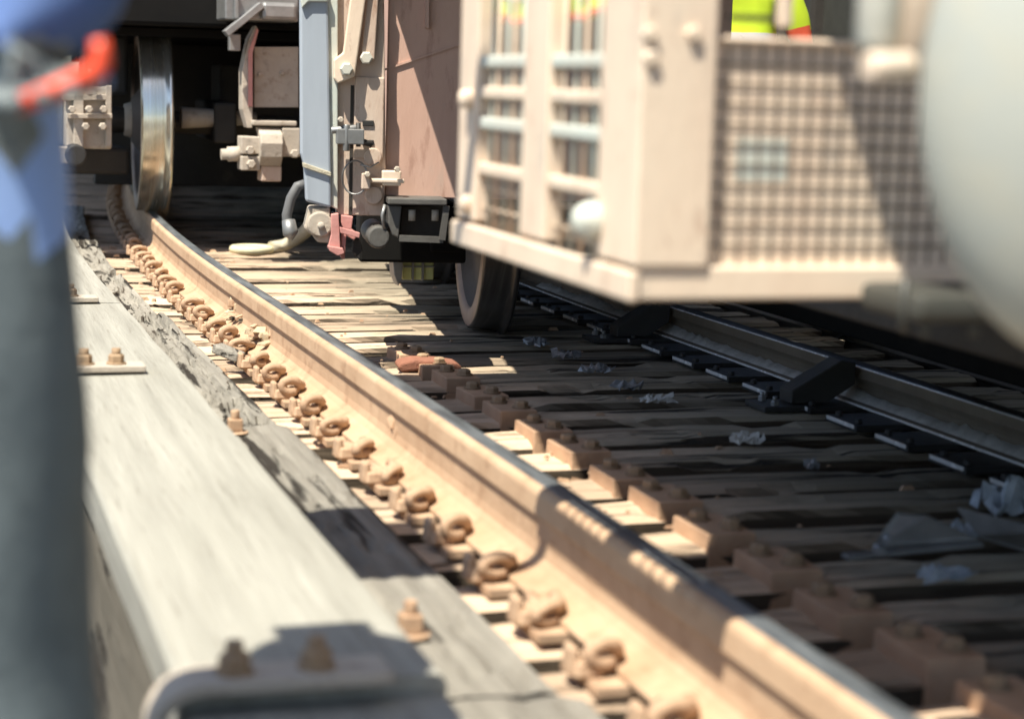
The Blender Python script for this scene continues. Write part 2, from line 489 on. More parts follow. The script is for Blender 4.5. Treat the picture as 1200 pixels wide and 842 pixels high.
# ---- e-shaped spring clip
def clip_mesh():
    """spring clip: one thick coil beside the rail, its toe on the rail foot, its leg in the shoulder"""
    b = MB()
    out = [Vector((-0.012, 0.085, 0.026)), Vector((-0.012, 0.04, 0.026)), Vector((-0.010, 0.0, 0.026))]
    for k in range(23):
        a = R(-50 - 300 * k / 22)
        out.append(Vector((-0.006 + 0.037 * math.cos(a), -0.030 - 0.030 * math.sin(math.pi * k / 22) + 0.018 * k / 22, 0.044 + 0.023 * math.sin(a))))
    out += [Vector((0.036, 0.0, 0.046)), Vector((0.040, 0.025, 0.044)), Vector((0.040, 0.05, 0.045))]
    b.tube(out, 0.0185, 10)
    return b.mesh('rail_clip', M['clip'])
CLIP = clip_mesh()
def shoulder_mesh():
    b = MB()
    b.box((-0.032, 0.0, 0.014), (0.05, 0.075, 0.028), taper=(0.8, 0.85))
    b.box((-0.052, 0.0, 0.024), (0.022, 0.05, 0.05), taper=(0.7, 0.8))
    return b.mesh('clip_shoulder', M['clip'])
SHOULDER = shoulder_mesh()
def plate_mesh():
    b = MB()
    b.box((0.012, 0, 0.010), (0.33, 0.16, 0.0195))
    for sx in (-1, 1):
        b.hexbolt((0.02 + sx * 0.138, -sx * 0.05, 0.0195), 0.014, 0.014)
    return b.mesh('tie_plate', M['clip'])
PLATE = plate_mesh()
def plate_dark_mesh():
    b = MB()
    b.box((0, 0, 0.010), (0.40, 0.19, 0.0195))
    for sx in (-1, 1):
        for sy in (-1, 1):
            b.hexbolt((sx * 0.175, sy * 0.06, 0.0195), 0.012, 0.014)
    b.box((-0.2015, 0, 0.014), (0.003, 0.17, 0.012), mi=1)
    return b.mesh('tie_plate', [M['black'], M['edge_gleam']])
PLATE_D = plate_dark_mesh()
def cap_mesh():
    b = MB()
    b.box((0, 0, -0.022), (0.116, 0.204, 0.104), taper=(0.95, 0.91))
    return b.mesh('anchor_cap', M['cap'])
CAP = cap_mesh()
def cap_bolt_mesh():
    b = MB()
    b.tube([(0, 0, 0), (0, 0, 0.005)], 0.026, 12)
    b.hexbolt((0, 0, 0.004), 0.0205, 0.016)
    b.tube([(0, 0, 0.017), (0, 0, 0.021)], 0.011, 8)
    return b.mesh('bolt', M['bolt'])
CBOLT = cap_bolt_mesh()

DT = 0.2959
S_CLIP = 5.7211
ties_s = [S_CLIP + DT * i for i in range(-19, 70)]
for i, s in enumerate(ties_s):
    rnd = random.Random(i * 13 + 1)
    dz = rnd.uniform(-0.012, 0.004)
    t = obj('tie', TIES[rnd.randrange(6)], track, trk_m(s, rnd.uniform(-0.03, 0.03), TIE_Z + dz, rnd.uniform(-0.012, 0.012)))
    if s < 17:
        obj('tie_plate', PLATE, track, trk_m(s, -0.034, TIE_Z + 0.001), bevel=0.003, seg=1)
        obj('clip_shoulder', SHOULDER, track, trk_m(s, -0.150, TIE_Z + 0.0203), bevel=0.005, seg=1)
        if not (7.5 < s < 7.95):
            obj('rail_clip', CLIP, track, trk_m(s, -0.148, TIE_Z + 0.021, rnd.uniform(-0.28, 0.28)) @ Matrix.Rotation(rnd.uniform(-0.2, 0.12), 4, 'X') @ Matrix.Diagonal((rnd.uniform(0.64, 0.76), rnd.uniform(0.75, 1.0), rnd.uniform(0.60, 0.78), 1)))
        # the other clip stands on the gauge side of the rail
        c = obj('rail_clip', CLIP, track, trk_m(s, 0.05, TIE_Z + 0.021, math.pi))
    if 1.8 < s < 14:
        obj('tie_plate', PLATE_D, track, trk_m(s, 1.535, TIE_Z + 0.0012), bevel=0.003, seg=1)
    if 1.5 < s < 6.35:
        cm = trk_m(s + 0.0, 0.435 + rnd.uniform(-0.008, 0.008), TIE_Z + dz + 0.0035, rnd.uniform(-0.03, 0.03))
        c = obj('anchor_cap', CAP, track, cm, bevel=0.004)
        for q in (-1, 1):
            obj('bolt', CBOLT, c, cm @ Matrix.Translation((-0.017 * q + rnd.uniform(-0.004, 0.004), 0.045 * q, 0.0305)) @ Matrix.Rotation(rnd.uniform(0, 1), 4, 'Z'))

# ---- rails (swept profile)
def rail(name, lat0, ztop, zs, mats, idx, s0=-4.0, s1=24.0, foot=1.0):
    half = [(0.0, 0.0), (0.018, -0.0008), (0.028, -0.003), (0.0335, -0.008), (0.0352, -0.016), (0.0375, -0.050), (0.0362, -0.0545),
            (0.0255, -0.0570), (0.0235, -0.064), (0.0195, -0.078), (0.0165, -0.10), (0.0175, -0.126), (0.024, -0.140), (0.05, -0.150),
            (0.068, -0.1565), (0.070, -0.159), (0.070, -0.167), (0.0, -0.167)]
    field = half
    if foot > 1:      # the field side is caked with rust and dirt between head and foot
        field = half[:7] + [(0.0285, -0.0565), (0.0280, -0.066), (0.0282, -0.082), (0.0295, -0.108), (0.0340, -0.126), (0.047, -0.140), (0.068, -0.150)] + half[14:]
        field = field[:14] + [(0.096, -0.1575), (0.099, -0.160), (0.099, -0.167), (0.0, -0.167)]
        foot = 1.0
    prof = [(x, z) for x, z in half] + [(-x * (foot if z < -0.145 else 1.0), z) for x, z in reversed(field[1:-1])]
    n = len(prof); N = int((s1 - s0) / 0.2)
    vs = []; fs = []; mi = []
    for i in range(N + 1):
        s = s0 + (s1 - s0) * i / N
        for x, z in prof:
            vs.append(trk(s, lat0 + x, ztop + z * zs))
    b = MB()
    b.v = vs
    for i in range(N):
        for j in range(n):
            j2 = (j + 1) % n
            b.f.append([i * n + j, (i + 1) * n + j, (i + 1) * n + j2, i * n + j2])
            b.mi.append(idx(j, n)); b.sm.append(j < 4 or j > n - 5)
    for k, o in ((0, 0), (1, N * n)):
        b.f.append([o + q for q in range(n)]); b.mi.append(0); b.sm.append(False)
    return b.build(name, mats, track)
# gauge half of the head top is worn bright
def idx_left(j, n):
    return 1 if (j <= 3 or j == n - 1) else 0
rail_l = rail('rail', -0.0352, 0.0, 1.0, [M['rust_rail'], M['rail_top']], idx_left, foot=1.4)
def idx_right(j, n):
    return 2 if j in (n - 3, 18, 19) else (1 if (j <= 1 or j >= n - 2) else 0)
RR = 1.565; RZ = -0.058
rail_r = rail('rail', RR, RZ, 0.67, [M['old_rail'], M['tread_dark'], M['edge_gleam']], idx_right)
# grey grease and cobweb dirt smeared along the foot of the far rail
b = MB()
rnd = random.Random(3)
for seg in range(150):
    s = 3.0 + seg * 0.035
    h0 = 0.016 + 0.045 * max(0, noise.noise(Vector((s * 2.2, 0, 0)))) + 0.022 * abs(noise.noise(Vector((s * 15, 3, 0))))
    s2 = s + 0.035
    h1 = 0.016 + 0.045 * max(0, noise.noise(Vector((s2 * 2.2, 0, 0)))) + 0.022 * abs(noise.noise(Vector((s2 * 15, 3, 0))))
    zb = RZ - 0.67 * 0.150
    vs = []
    for (q, hh) in ((s, h0), (s2, h1)):
        vs += [trk(q, RR - 0.052, zb), trk(q, RR - 0.020, zb + hh), trk(q, RR - 0.013, zb + hh * 0.8), trk(q, RR - 0.012, zb - 0.004)]
    b.add(vs, [(0, 1, 5, 4), (1, 2, 6, 5), (2, 3, 7, 6)], smooth=True)
tag(b.build('grease', M['grease'], rail_r), kind='stuff')

# black rail braces on the far rail
for bx, by in ((760, 400), (915, 480)):
    s = at_z(bx, by, TIE_Z).y
    s = S_CLIP + DT * round((s - S_CLIP) / DT)
    m = trk_m(s, 1.16, TIE_Z + 0.004)
    br = MB()
    br.prism([(0.14, 0.020), (0.26, 0.020), (0.35, 0.075), (0.35, 0.142), (0.30, 0.15), (0.14, 0.060)], 0.085)
    br.box((0.16, 0, 0.009), (0.24, 0.14, 0.0175))
    o = br.build('rail_brace', M['black'], track, m, bevel=0.004)
    for q in (-1, 1):
        bb = MB(); bb.hexbolt((0.085, 0.045 * q, 0.0176), 0.013, 0.016); bb.tube([(0.085, 0.045 * q, 0.03), (0.085, 0.045 * q, 0.045)], 0.007, 8)
        bb.build('bolt', M['steel'], o, m)

# ---- weathered longitudinal timbers beside the rail
def rough_beam(name, s0, s1, l0, l1, z0, z1, material, seed, rough=0.008, nstep=0.05, split=0.0):
    N = max(4, int((s1 - s0) / nstep)); A = 9 if nstep > 0.03 else 26
    ring = [(l0, z0), (l0, (z0 + z1) / 2), (l0, z1 - 0.008)] + [(l0 + 0.008 + (l1 - l0 - 0.016) * i / A, z1) for i in range(A + 1)] + [(l1, z1 - 0.008), (l1, (z0 + z1) / 2), (l1, z0)]
    n = len(ring); vs = []
    for i in range(N + 1):
        s = s0 + (s1 - s0) * i / N
        for j, (l, z) in enumerate(ring):
            p = Vector((l * 28, s * 1.6, seed * 9.1))
            a = noise.noise(p) * rough + noise.noise(Vector((l * 70, s * 5, seed))) * rough * 0.6
            if split and 2 < j < n - 3:
                wv = noise.noise(Vector((s * 2.5, l * 6, seed))) * 0.02
                cr = abs(noise.noise(Vector(((l + wv) * 26, s * 1.1, seed * 3.3 + 4))))
                if cr < 0.10: a -= split * (0.10 - cr) / 0.10
                st = noise.noise(Vector((l * 9, s * 3.5, seed * 2.1 + 9)))
                if st > 0.25: a -= split * 0.9
                cc = abs(noise.noise(Vector((l * 5, s * 7.0, seed * 1.7))))
                if cc < 0.035: a -= split * 0.7
            e = (0.03 * noise.noise(Vector((l * 60, z * 40, seed))) if i in (0, N) else 0)
            q = trk(s + e, l + (a if j < 3 or j > n - 4 else 0), z + (a if z > z0 + 0.01 else 0))
            vs.append(q)
    fs = []
    for i in range(N):
        for j in range(n - 1):
            fs.append((i * n + j, (i + 1) * n + j, (i + 1) * n + j + 1, i * n + j + 1))
    fs.append(tuple(range(n))); fs.append(tuple(N * n + j for j in reversed(range(n))))
    for i in range(N):
        fs.append((i * n, i * n + n - 1, (i + 1) * n + n - 1, (i + 1) * n))
    b = MB(); b.add(vs, fs)
    return b.build(name, material)

seams = [(0.4, 2.62), (2.64, 4.9), (4.93, 7.25), (7.28, 8.72), (8.76, 10.4), (10.45, 13.0)]
labs = ['weathered grey timber beam beside the rail, at the bottom edge of the picture',
        'weathered grey timber beam beside the rail crossed by a broad dark shadow',
        'cracked grey timber beam beside the row of curled clips, mid picture',
        'split and rotten grey timber beam beside the clips below the polished wheel',
        'grey timber beam end beside the rail just below the polished wheel',
        'farthest grey timber beam beside the rail in shade left of the polished wheel']
wob = [(-0.51, -0.235, -0.152), (-0.51, -0.262, -0.150), (-0.515, -0.285, -0.147), (-0.54, -0.31, -0.150), (-0.56, -0.34, -0.137), (-0.58, -0.36, -0.14)]
for i, (a0, a1) in enumerate(seams):
    l0, l1, zt = wob[i]
    o = rough_beam('guard_timber', a0, a1, l0, l1, TIE_Z + 0.004, zt, M['old_timber'], i + 1, 0.006 if i > 1 else 0.004, 0.018 if i in (2, 3, 4) else 0.05, 0.022 if i in (2, 3, 4) else 0.008)
    tag(o, labs[i], 'timber', 'grey timbers along the rail')
    tb = MB()
    for s in ([1.2] if i == 0 else [2.95, 4.78] if i == 1 else []):
        lx = -0.42 if i > 0 else -0.40
        c = trk(s, lx, zt + 0.001)
        b = MB()
        b.tube([c, c + Vector((0, 0, 0.006))], 0.034, 14)
        b.box(c + Vector((0, 0, 0.022)), (0.036, 0.036, 0.032))
        b.tube([c + Vector((0, 0, 0.03)), c + Vector((0, 0, 0.06))], 0.012, 8)
        b.build('bolt', M['clip'], o, bevel=0.004)

# ---- painted guard plank on the walkway side, in lengths, with straps
planks = [(0.1, 2.36), (2.38, 6.6), (6.62, 11.0)]
plab = ['light grey painted plank in the bottom left corner below the curved steel strap',
        'long light grey painted guard plank beside the man in grey trousers',
        'far light grey guard plank partly hidden behind the man in blue']
for i, (a0, a1) in enumerate(planks):
    b = MB()
    N = 40
    ring = [(-0.872, -0.115), (-0.872, -0.04), (-0.864, -0.03), (-0.78, -0.0285), (-0.69, -0.029), (-0.60, -0.0285), (-0.522, -0.03), (-0.514, -0.04), (-0.514, -0.115)]
    vs = []; n = len(ring)
    dz = (-0.022 if i == 0 else 0)
    for k in range(N + 1):
        s = a0 + (a1 - a0) * k / N
        for l, z in ring:
            a = noise.noise(Vector((l * 20, s * 2, i))) * 0.003
            vs.append(trk(s, l + a, z + a + dz))
    fs = []
    for k in range(N):
        for j in range(n):
            j2 = (j + 1) % n
            fs.append((k * n + j, (k + 1) * n + j, (k + 1) * n + j2, k * n + j2))
    fs += [tuple(range(n)), tuple(N * n + j for j in reversed(range(n)))]
    b.add(vs, fs)
    o = b.build('guard_plank', M['plank'])
    tag(o, plab[i], 'plank', 'painted guard planks along the walkway')
    # packing blocks between the plank and the ties
    for s in [a0 + 0.4 + 0.9 * k for k in range(int((a1 - a0) / 0.9))]:
        pb = MB(); pb.box((0, 0, 0), (0.22, 0.14, 0.075))
        pb.build('packing_block', M['old_timber'], o, trk_m(s, -0.64, -0.153), bevel=0.004)

def strap(s, label, l0, l1, curved):
    root = empty('steel_strap', trk(s, (l0 + l1) / 2, -0.028))
    b = MB()
    zt = -0.026
    if curved:
        pts = [(l1, zt + 0.004)] + [(l0 + 0.05 - 0.05 * math.sin(a), zt + 0.004 - 0.05 + 0.05 * math.cos(a)) for a in [math.pi / 2 * q / 8 for q in range(9)]] + [(l0, -0.2)]
    else:
        pts = [(l1, zt + 0.004), (l0, zt + 0.004)]
    w = 0.085; th = 0.017
    vs = []; n = 4
    for i, (l, z) in enumerate(pts):
        a = pts[max(i - 1, 0)]; c = pts[min(i + 1, len(pts) - 1)]
        t = Vector((c[0] - a[0], c[1] - a[1])).normalized(); nn = Vector((-t.y, t.x))
        if nn.y < 0 and i == 0: nn = -nn
        nn = Vector((t.y, -t.x))
        for dy, dn in ((-w / 2, 0), (w / 2, 0), (w / 2, th), (-w / 2, th)):
            q = trk(s + dy, l + nn.x * dn, z + nn.y * dn)
            vs.append(q)
    fs = []
    for i in range(len(pts) - 1):
        for j in range(4):
            j2 = (j + 1) % 4
            fs.append((i * 4 + j, (i + 1) * 4 + j, (i + 1) * 4 + j2, i * 4 + j2))
    fs += [(0, 1, 2, 3), tuple((len(pts) - 1) * 4 + j for j in (3, 2, 1, 0))]
    b.add(vs, fs)
    b.build('strap_plate', M['dusty'], root, bevel=0.003)
    for q in (0.32, 0.68):
        c = trk(s, l0 + (l1 - l0) * q, zt + 0.021)
        bb = MB(); bb.tube([c, c + Vector((0, 0, 0.005))], 0.026, 12); bb.hexbolt(c + Vector((0, 0, 0.004)), 0.021, 0.024); bb.tube([c + Vector((0, 0, 0.02)), c + Vector((0, 0, 0.042))], 0.012, 8)
        bb.build('bolt', M['bolt'], root)
    return tag(root, label, 'strap', 'steel straps over the guard planks')
strap(2.37, 'curved dusty steel strap with two bolts at the plank end, bottom left', -0.90, -0.60, True)
strap(5.05, 'flat steel strap with two bolts across the plank beside the man\'s leg', -0.85, -0.62, False)
strap(6.61, 'flat steel strap over the far plank joint behind the man in blue', -0.88, -0.60, False)

# ---- lower walkway on the left
for i in range(7):
    b = MB(); b.box((0, 0, 0), (0.17, 22, 0.05))
    o = b.build('walkway_board', M['walk'], None, Matrix.Translation((-0.86 - i * 0.185, 9.0, -0.385)), bevel=0.004)
    if i == 0:
        wk = tag(empty('walkway', (-1.7, 9.0, -0.47)), kind='structure')
    o.parent = wk; o.matrix_parent_inverse = wk.matrix_basis.inverted()
for i in range(12):
    b = MB(); b.box((0, 0, 0), (1.6, 0.1, 0.12))
    b.build('walkway_joist', M['dark'], wk, Matrix.Translation((-1.6, 0.2 + 1.7 * i, -0.472)))
# ochre hydrant-like bracket seen in the gap between the man and the plank
b = MB(); b.box((0, 0, 0.06), (0.05, 0.05, 0.12)); b.box((0, 0, 0.128), (0.08, 0.08, 0.016)); b.box((0, 0, -0.005), (0.09, 0.09, 0.01))
tag(b.build('walkway_bracket', M['ochre'], None, Matrix.Translation((-0.99, 2.75, -0.349)), bevel=0.003), 'small ochre bracket on the dark walkway between the man\'s leg and the plank', 'bracket')

# ------------------------------------------------------------------ wheels
def wheel(parent, center, heading, r, face_sign, tread_mat, w0, w1, flange_w, lbl=None):
    """axis local x; w0..w1 the tread, then the flange on the gauge side (+x)"""
    m = Matrix.Translation(center) @ Matrix.Rotation(-heading, 4, 'Z')
    prof = [(w1 + flange_w, 0.10), (w1 + flange_w - 0.03, 0.12), (w1 - 0.02, 0.2), (w1 - 0.01, r - 0.1), (w1 + flange_w - 0.002, r - 0.085), (w1 + flange_w, r - 0.01),
            (w1 + flange_w - 0.006, r + 0.020), (w1 + flange_w - 0.016, r + 0.028), (w1 + flange_w - 0.026, r + 0.022), (w1, r + 0.003),
            (w1 - 0.012, r), (w0 + 0.012, r - 0.0035), (w0 + 0.003, r - 0.007), (w0, r - 0.014),
            (w0, r - 0.075), (w0 + 0.012, r - 0.085), (w0 + 0.055, r - 0.11), (w0 + 0.05, 0.24), (w0 + 0.02, 0.17), (w0 - 0.025, 0.12), (w0 - 0.03, 0.0)]
    mis = [0, 0, 0, 0, 0, 1, 1, 1, 1, 1, 1, 1, 1, 2, 2, 0, 0, 0, 0, 0]
    t = MB(); t.lathe(prof[4:16], m, 96, mis[4:15])
    h = MB(); h.lathe(prof[:5], m, 64, [0] * 4); h.lathe(prof[15:], m, 64, [0] * 5)
    o = h.build('wheel', [M['wheel_face']], parent)
    if lbl: o['label'] = lbl
    t.build('tyre', [M['wheel_face'], tread_mat, M['rim_face']], o)
    hb = MB()
    hb.lathe([(w0 - 0.03, 0.0001), (w0 - 0.06, 0.0001), (w0 - 0.065, 0.085), (w0 - 0.02, 0.1), (w0 + 0.0, 0.1)], m, 32, [0] * 4)
    hb.build('hub', M['dusty'], o)
    return o
def axle(parent, a, b_, r, material, name='axle'):
    b = MB(); a = Vector(a); b_ = Vector(b_)
    d = b_ - a
    b.tube([a, a + d * 0.04, a + d * 0.1, a + d * 0.9, a + d * 0.96, b_], [r * 1.2, r * 1.2, r, r, r * 1.2, r * 1.2], 24)
    return b.build(name, material, parent)

# ------------------------------------------------------------------ far railcar, its wheel still on the rail
SA = 10.62
ca = trk(SA, 0.0, 0.0); ha = head_ang(SA)
carA = tag(empty('railcar', (ca.x, ca.y, 0)), 'far railcar with a polished wheel standing on the left rail', 'railcar')
def A_m(lat, ds, z): return Matrix.Translation(trk(SA, 0, 0)) @ Matrix.Rotation(-ha, 4, 'Z') @ Matrix.Translation((lat, ds, z))
wheel(carA, A_m(0, 0, 0.5).translation, ha, 0.5, -1, M['tread'], -0.115, 0.015, 0.042, 'wheel with a bright polished tread, on the rail')
wheel(carA, A_m(1.53, 0, 0.46).translation, ha + math.pi, 0.5, 1, M['tread_dark'], -0.115, 0.015, 0.042)
axle(carA, A_m(-0.3, 0, 0.5).translation, A_m(1.8, 0, 0.46).translation, 0.06, M['dark'])
def pbox(parent, name, material, px0, py0, px1, py1, y, depth, bevel=0.006, push=0.0):
    """box whose near face is seen between two pixels at distance y; it goes back by depth"""
    p = at_y(px0, py0, y); q = at_y(px1, py1, y)
    c = ((p.x + q.x) / 2, y + depth / 2 - push, (p.z + q.z) / 2)
    b = MB(); b.box(c, (abs(q.x - p.x), depth, abs(p.z - q.z)))
    return b.build(name, material, parent, None, bevel)
# body and floor
b = MB(); b.box((0.65, 6.5, 1.95), (3.6, 14.0, 1.9)); b.build('body', M['near_black'], carA, A_m(0, -0.15, 0), bevel=0.02)
b = MB(); b.box((0.95, 0, 0), (2.9, 14.0, 0.04)); b.build('floor', M['near_black'], carA, A_m(0, 6.55, 0.97))
b = MB()
for k in range(5): b.box((0.95, 0.5 + k * 1.3, 0.90), (2.5, 0.14, 0.14))
b.build_each('floor_beam', M['dark'], carA, A_m(0, 0.6, 0))
b = MB(); b.box((0.95, 0, 0.45), (2.5, 0.2, 0.85)); b.box((0.95, 0.6, 0.3), (2.3, 0.5, 0.5)); b.build('bolster', M['dark'], carA, A_m(0, 1.1, 0.06), bevel=0.01)
# inner truck frame and motor case, dark behind the axle
b = MB(); b.box((0.35, 0.25, 0.5), (0.12, 1.2, 0.22)); b.box((1.2, 0.25, 0.5), (0.12, 1.2, 0.22)); b.box((0.78, 0.55, 0.62), (0.8, 0.5, 0.4)); b.build('truck_frame', M['dark'], carA, A_m(0, 0.1, 0), bevel=0.015)
# bright sleeve on the axle
p0 = at_y(212, 138, 10.45); p1 = at_y(300, 139, 10.45)
b = MB(); b.tube([p0, p0 + (p1 - p0) * 0.15, p1], [0.058, 0.055, 0.034], 20); b.build('axle_sleeve', M['dusty'], carA)
# journal box and side frame outside the wheel
jb = pbox(carA, 'journal_box', M['dusty'], 77, 100, 131, 175, 9.95, 0.32, 0.012)
b = MB()
c0 = at_y(78, 112, 9.94); c1 = at_y(130, 137, 9.94)
b.bar(at_y(72, 114, 9.93), at_y(128, 114, 9.93), 0.05, 0.03)
b.bar(at_y(78, 136, 9.92), at_y(131, 136, 9.92), 0.06, 0.025)
b.bar(at_y(92, 105, 9.92), at_y(92, 172, 9.92), 0.03, 0.05)
b.bar(at_y(127, 100, 9.92), at_y(127, 172, 9.92), 0.03, 0.03)
b.build('box_flange', M['dusty'], jb, bevel=0.004)
b = MB()
for q in ((84, 128), (104, 128), (121, 128), (100, 148), (120, 148)):
    c = at_y(*q, 9.88); b.hexbolt(c, 0.02, 0.04, Matrix.Rotation(R(90), 3, 'X'))
b.build_each('bolt', M['dusty'], jb)
b = MB(); c = at_y(89, 182, 9.8); b.tube([c, c + Vector((0, 0.25, 0))], 0.055, 20); b.build('bumper_stop', M['black'], carA, bevel=0.01)
pbox(carA, 'side_frame', M['dark'], 60, 172, 152, 205, 10.4, 0.5, 0.02)
pbox(carA, 'side_frame', M['black'], 100, 40, 150, 112, 10.7, 0.5, 0.02)
pbox(carA, 'foot_bracket', M['dusty'], 62, 172, 80, 192, 9.85, 0.1, 0.006)
b = MB(); b.bar(at_y(106, 112, 9.86), at_y(106, 82, 9.86), 0.03, 0.02); b.bar(at_y(100, 106, 9.85), at_y(113, 106, 9.85), 0.03, 0.04); b.build('lifting_lug', M['dusty'], carA, bevel=0.003)
# brake hanger unit
H0 = 9.72
hg = MB()
for poly, y, th in (
    ([(298, 55), (350, 55), (350, 126), (298, 126)], H0 + 0.05, 0.10),):
    pts = [at_y(*q, y) for q in poly]
    vs = pts + [q + Vector((0, th, 0)) for q in pts]
    hg.add(vs, [(0, 1, 2, 3), (7, 6, 5, 4), (0, 4, 5, 1), (1, 5, 6, 2), (2, 6, 7, 3), (3, 7, 4, 0)])
hang = hg.build('hanger_plate', M['dusty'], carA, bevel=0.004)
b = MB()
for q in ((304, 87), (330, 86)):
    b.hexbolt(at_y(*q, H0 + 0.05), 0.012, 0.02, Matrix.Rotation(R(90), 3, 'X'))
b.build_each('bolt', M['dusty'], hang)
b = MB()
pl = [(300, 30), (292, 45), (288, 62), (284, 82), (284, 128), (290, 150), (296, 150), (296, 60), (303, 36)]
pts = [at_y(*q, H0) for q in pl]; n = len(pts)
vs = pts + [q + Vector((0, 0.12, 0)) for q in pts]
b.add(vs, [tuple(range(n)), tuple(reversed(range(n, 2 * n)))] + [(i, i + n, (i + 1) % n + n, (i + 1) % n) for i in range(n)])
b.build('hanger_arm', M['dusty'], carA, bevel=0.004)
pts = [at_y(*q, H0 - 0.012) for q in ((297, 45), (301, 33), (303, 36), (296, 62), (296, 125), (291, 125), (291, 60))]; n = len(pts)
b = MB(); vs = pts + [q + Vector((0, 0.011, 0)) for q in pts]
b.add(vs, [tuple(range(n)), tuple(reversed(range(n, 2 * n)))] + [(i, i + n, (i + 1) % n + n, (i + 1) % n) for i in range(n)])
b.build('red_edge_strip', M['pink'], carA)
pbox(carA, 'hanger_block', M['dusty'], 283, 160, 305, 181, H0 - 0.06, 0.14, 0.006)
pbox(carA, 'hanger_block', M['dusty'], 283, 183, 305, 200, H0 - 0.06, 0.14, 0.006)
pbox(carA, 'hanger_block', M['dusty'], 331, 150, 352, 184, H0 - 0.05, 0.14, 0.006)
pbox(carA, 'hanger_bridge', M['dusty'], 296, 141, 348, 148, H0 - 0.05, 0.16, 0.006)
b = MB()
for q in ((293, 176), (294, 192), (345, 180)): b.hexbolt(at_y(*q, H0 - 0.061), 0.024, 0.025, Matrix.Rotation(R(90), 3, 'X'))
b.build_each('bolt', M['dusty'], carA)
b = MB(); c0 = at_y(259, 181, H0 + 0.02); c1 = at_y(284, 180, H0 + 0.02)
b.tube([c0, c0 + (c1 - c0) * 0.3, c0 + (c1 - c0) * 0.31, c1], [0.028, 0.028, 0.038, 0.038], 16); b.build('pin', M['dusty'], carA)
# curved brake shoe holder
b = MB()
A0 = at_y(305, 150, H0 - 0.09); A1 = at_y(331, 195, H0 - 0.09); wx = A1.x - A0.x; hz = A0.z - A1.z
prof = [(0.08, 0), (0.0, -0.15 * hz), (-0.02, -0.4 * hz), (-0.01, -0.75 * hz), (0.03, -hz)]
vs = []
for dy, dz in prof:
    for x in (0, wx): vs.append((A0.x + x, A0.y + dy, A0.z + dz))
for dy, dz in prof:
    for x in (0, wx): vs.append((A0.x + x, A0.y + dy + 0.1, A0.z + dz))
k = len(prof); fs = []
for i in range(k - 1):
    fs += [(2 * i, 2 * i + 1, 2 * i + 3, 2 * i + 2), (2 * k + 2 * i, 2 * k + 2 * i + 2, 2 * k + 2 * i + 3, 2 * k + 2 * i + 1),
           (2 * i, 2 * i + 2, 2 * k + 2 * i + 2, 2 * k + 2 * i), (2 * i + 1, 2 * k + 2 * i + 1, 2 * k + 2 * i + 3, 2 * i + 3)]
fs += [(0, 2 * k, 2 * k + 1, 1), (2 * k - 2, 2 * k - 1, 4 * k - 1, 4 * k - 2)]
b.add(vs, fs, smooth=False); b.build('shoe_holder', M['dusty'], carA, bevel=0.006)
pbox(carA, 'shoe_foot', M['cream'], 306, 194, 330, 213, H0 - 0.05, 0.12, 0.008)
# equipment box over the hanger
eb = pbox(carA, 'equipment_box', M['steel'], 264, -30, 350, 26, H0 - 0.1, 0.3, 0.008)
b = MB(); b.bar(at_y(264, 40, H0 - 0.13), at_y(306, 6, H0 - 0.13), 0.09, 0.035); b.bar(at_y(277, -10, H0 - 0.12), at_y(277, 22, H0 - 0.12), 0.02, 0.02); b.build('box_rim', M['steel'], eb, bevel=0.004)
pbox(carA, 'lower_case', M['steel'], 307, 2, 349, 25, H0 - 0.16, 0.2, 0.02)
pbox(carA, 'corner_plate', M['steel'], 269, 40, 282, 60, H0 - 0.02, 0.06, 0.004)

# ------------------------------------------------------------------ derailed railcar in the middle
HB = R(8.4)
OB = Vector((0.28, 6.2, 0.0)); NB = Vector((-math.sin(HB), -math.cos(HB), 0))
EX = Vector((math.cos(HB), -math.sin(HB), 0)); EY = Vector((math.sin(HB), math.cos(HB), 0))
carB = tag(empty('derailed_railcar', (0.87, 7.0, TIE_Z)), 'derailed red and blue-grey railcar with a wheel down on the ties', 'railcar')
RB3 = Matrix((EX, EY, Vector((0, 0, 1)))).transposed()
def B(px, py, d=0.0):
    """point of the car's end wall under a pixel; d metres in front of the wall"""
    return at_plane(px, py, OB + NB * d, NB)
def bbox(name, material, px0, py0, px1, py1, d, depth, bevel=0.005, parent=None):
    p = B(px0, py0, d); q = B(px1, py1, d)
    w = abs((q - p).dot(EX)); h = abs(p.z - q.z)
    c = (p + q) / 2 + EY * depth / 2
    b = MB(); b.box(c, (w, depth, h), RB3)
    return b.build(name, material, parent or carB, None, bevel)
def bpoly(name, material, poly, d, depth, bevel=0.004, parent=None):
    pts = [B(x, y, d) for x, y in poly]; n = len(pts)
    vs = pts + [q + EY * depth for q in pts]
    b = MB(); b.add(vs, [tuple(range(n)), tuple(reversed(range(n, 2 * n)))] + [(i, i + n, (i + 1) % n + n, (i + 1) % n) for i in range(n)])
    return b.build(name, material, parent or carB, None, bevel)
def bbolt(b, px, py, d, r=0.016, h=0.016):
    b.hexbolt(B(px, py, d), r, h, Matrix((EX, Vector((0, 0, 1)), NB)).transposed())
def L2W(x, y, z): return OB + EX * x + EY * y + Vector((0, 0, z))
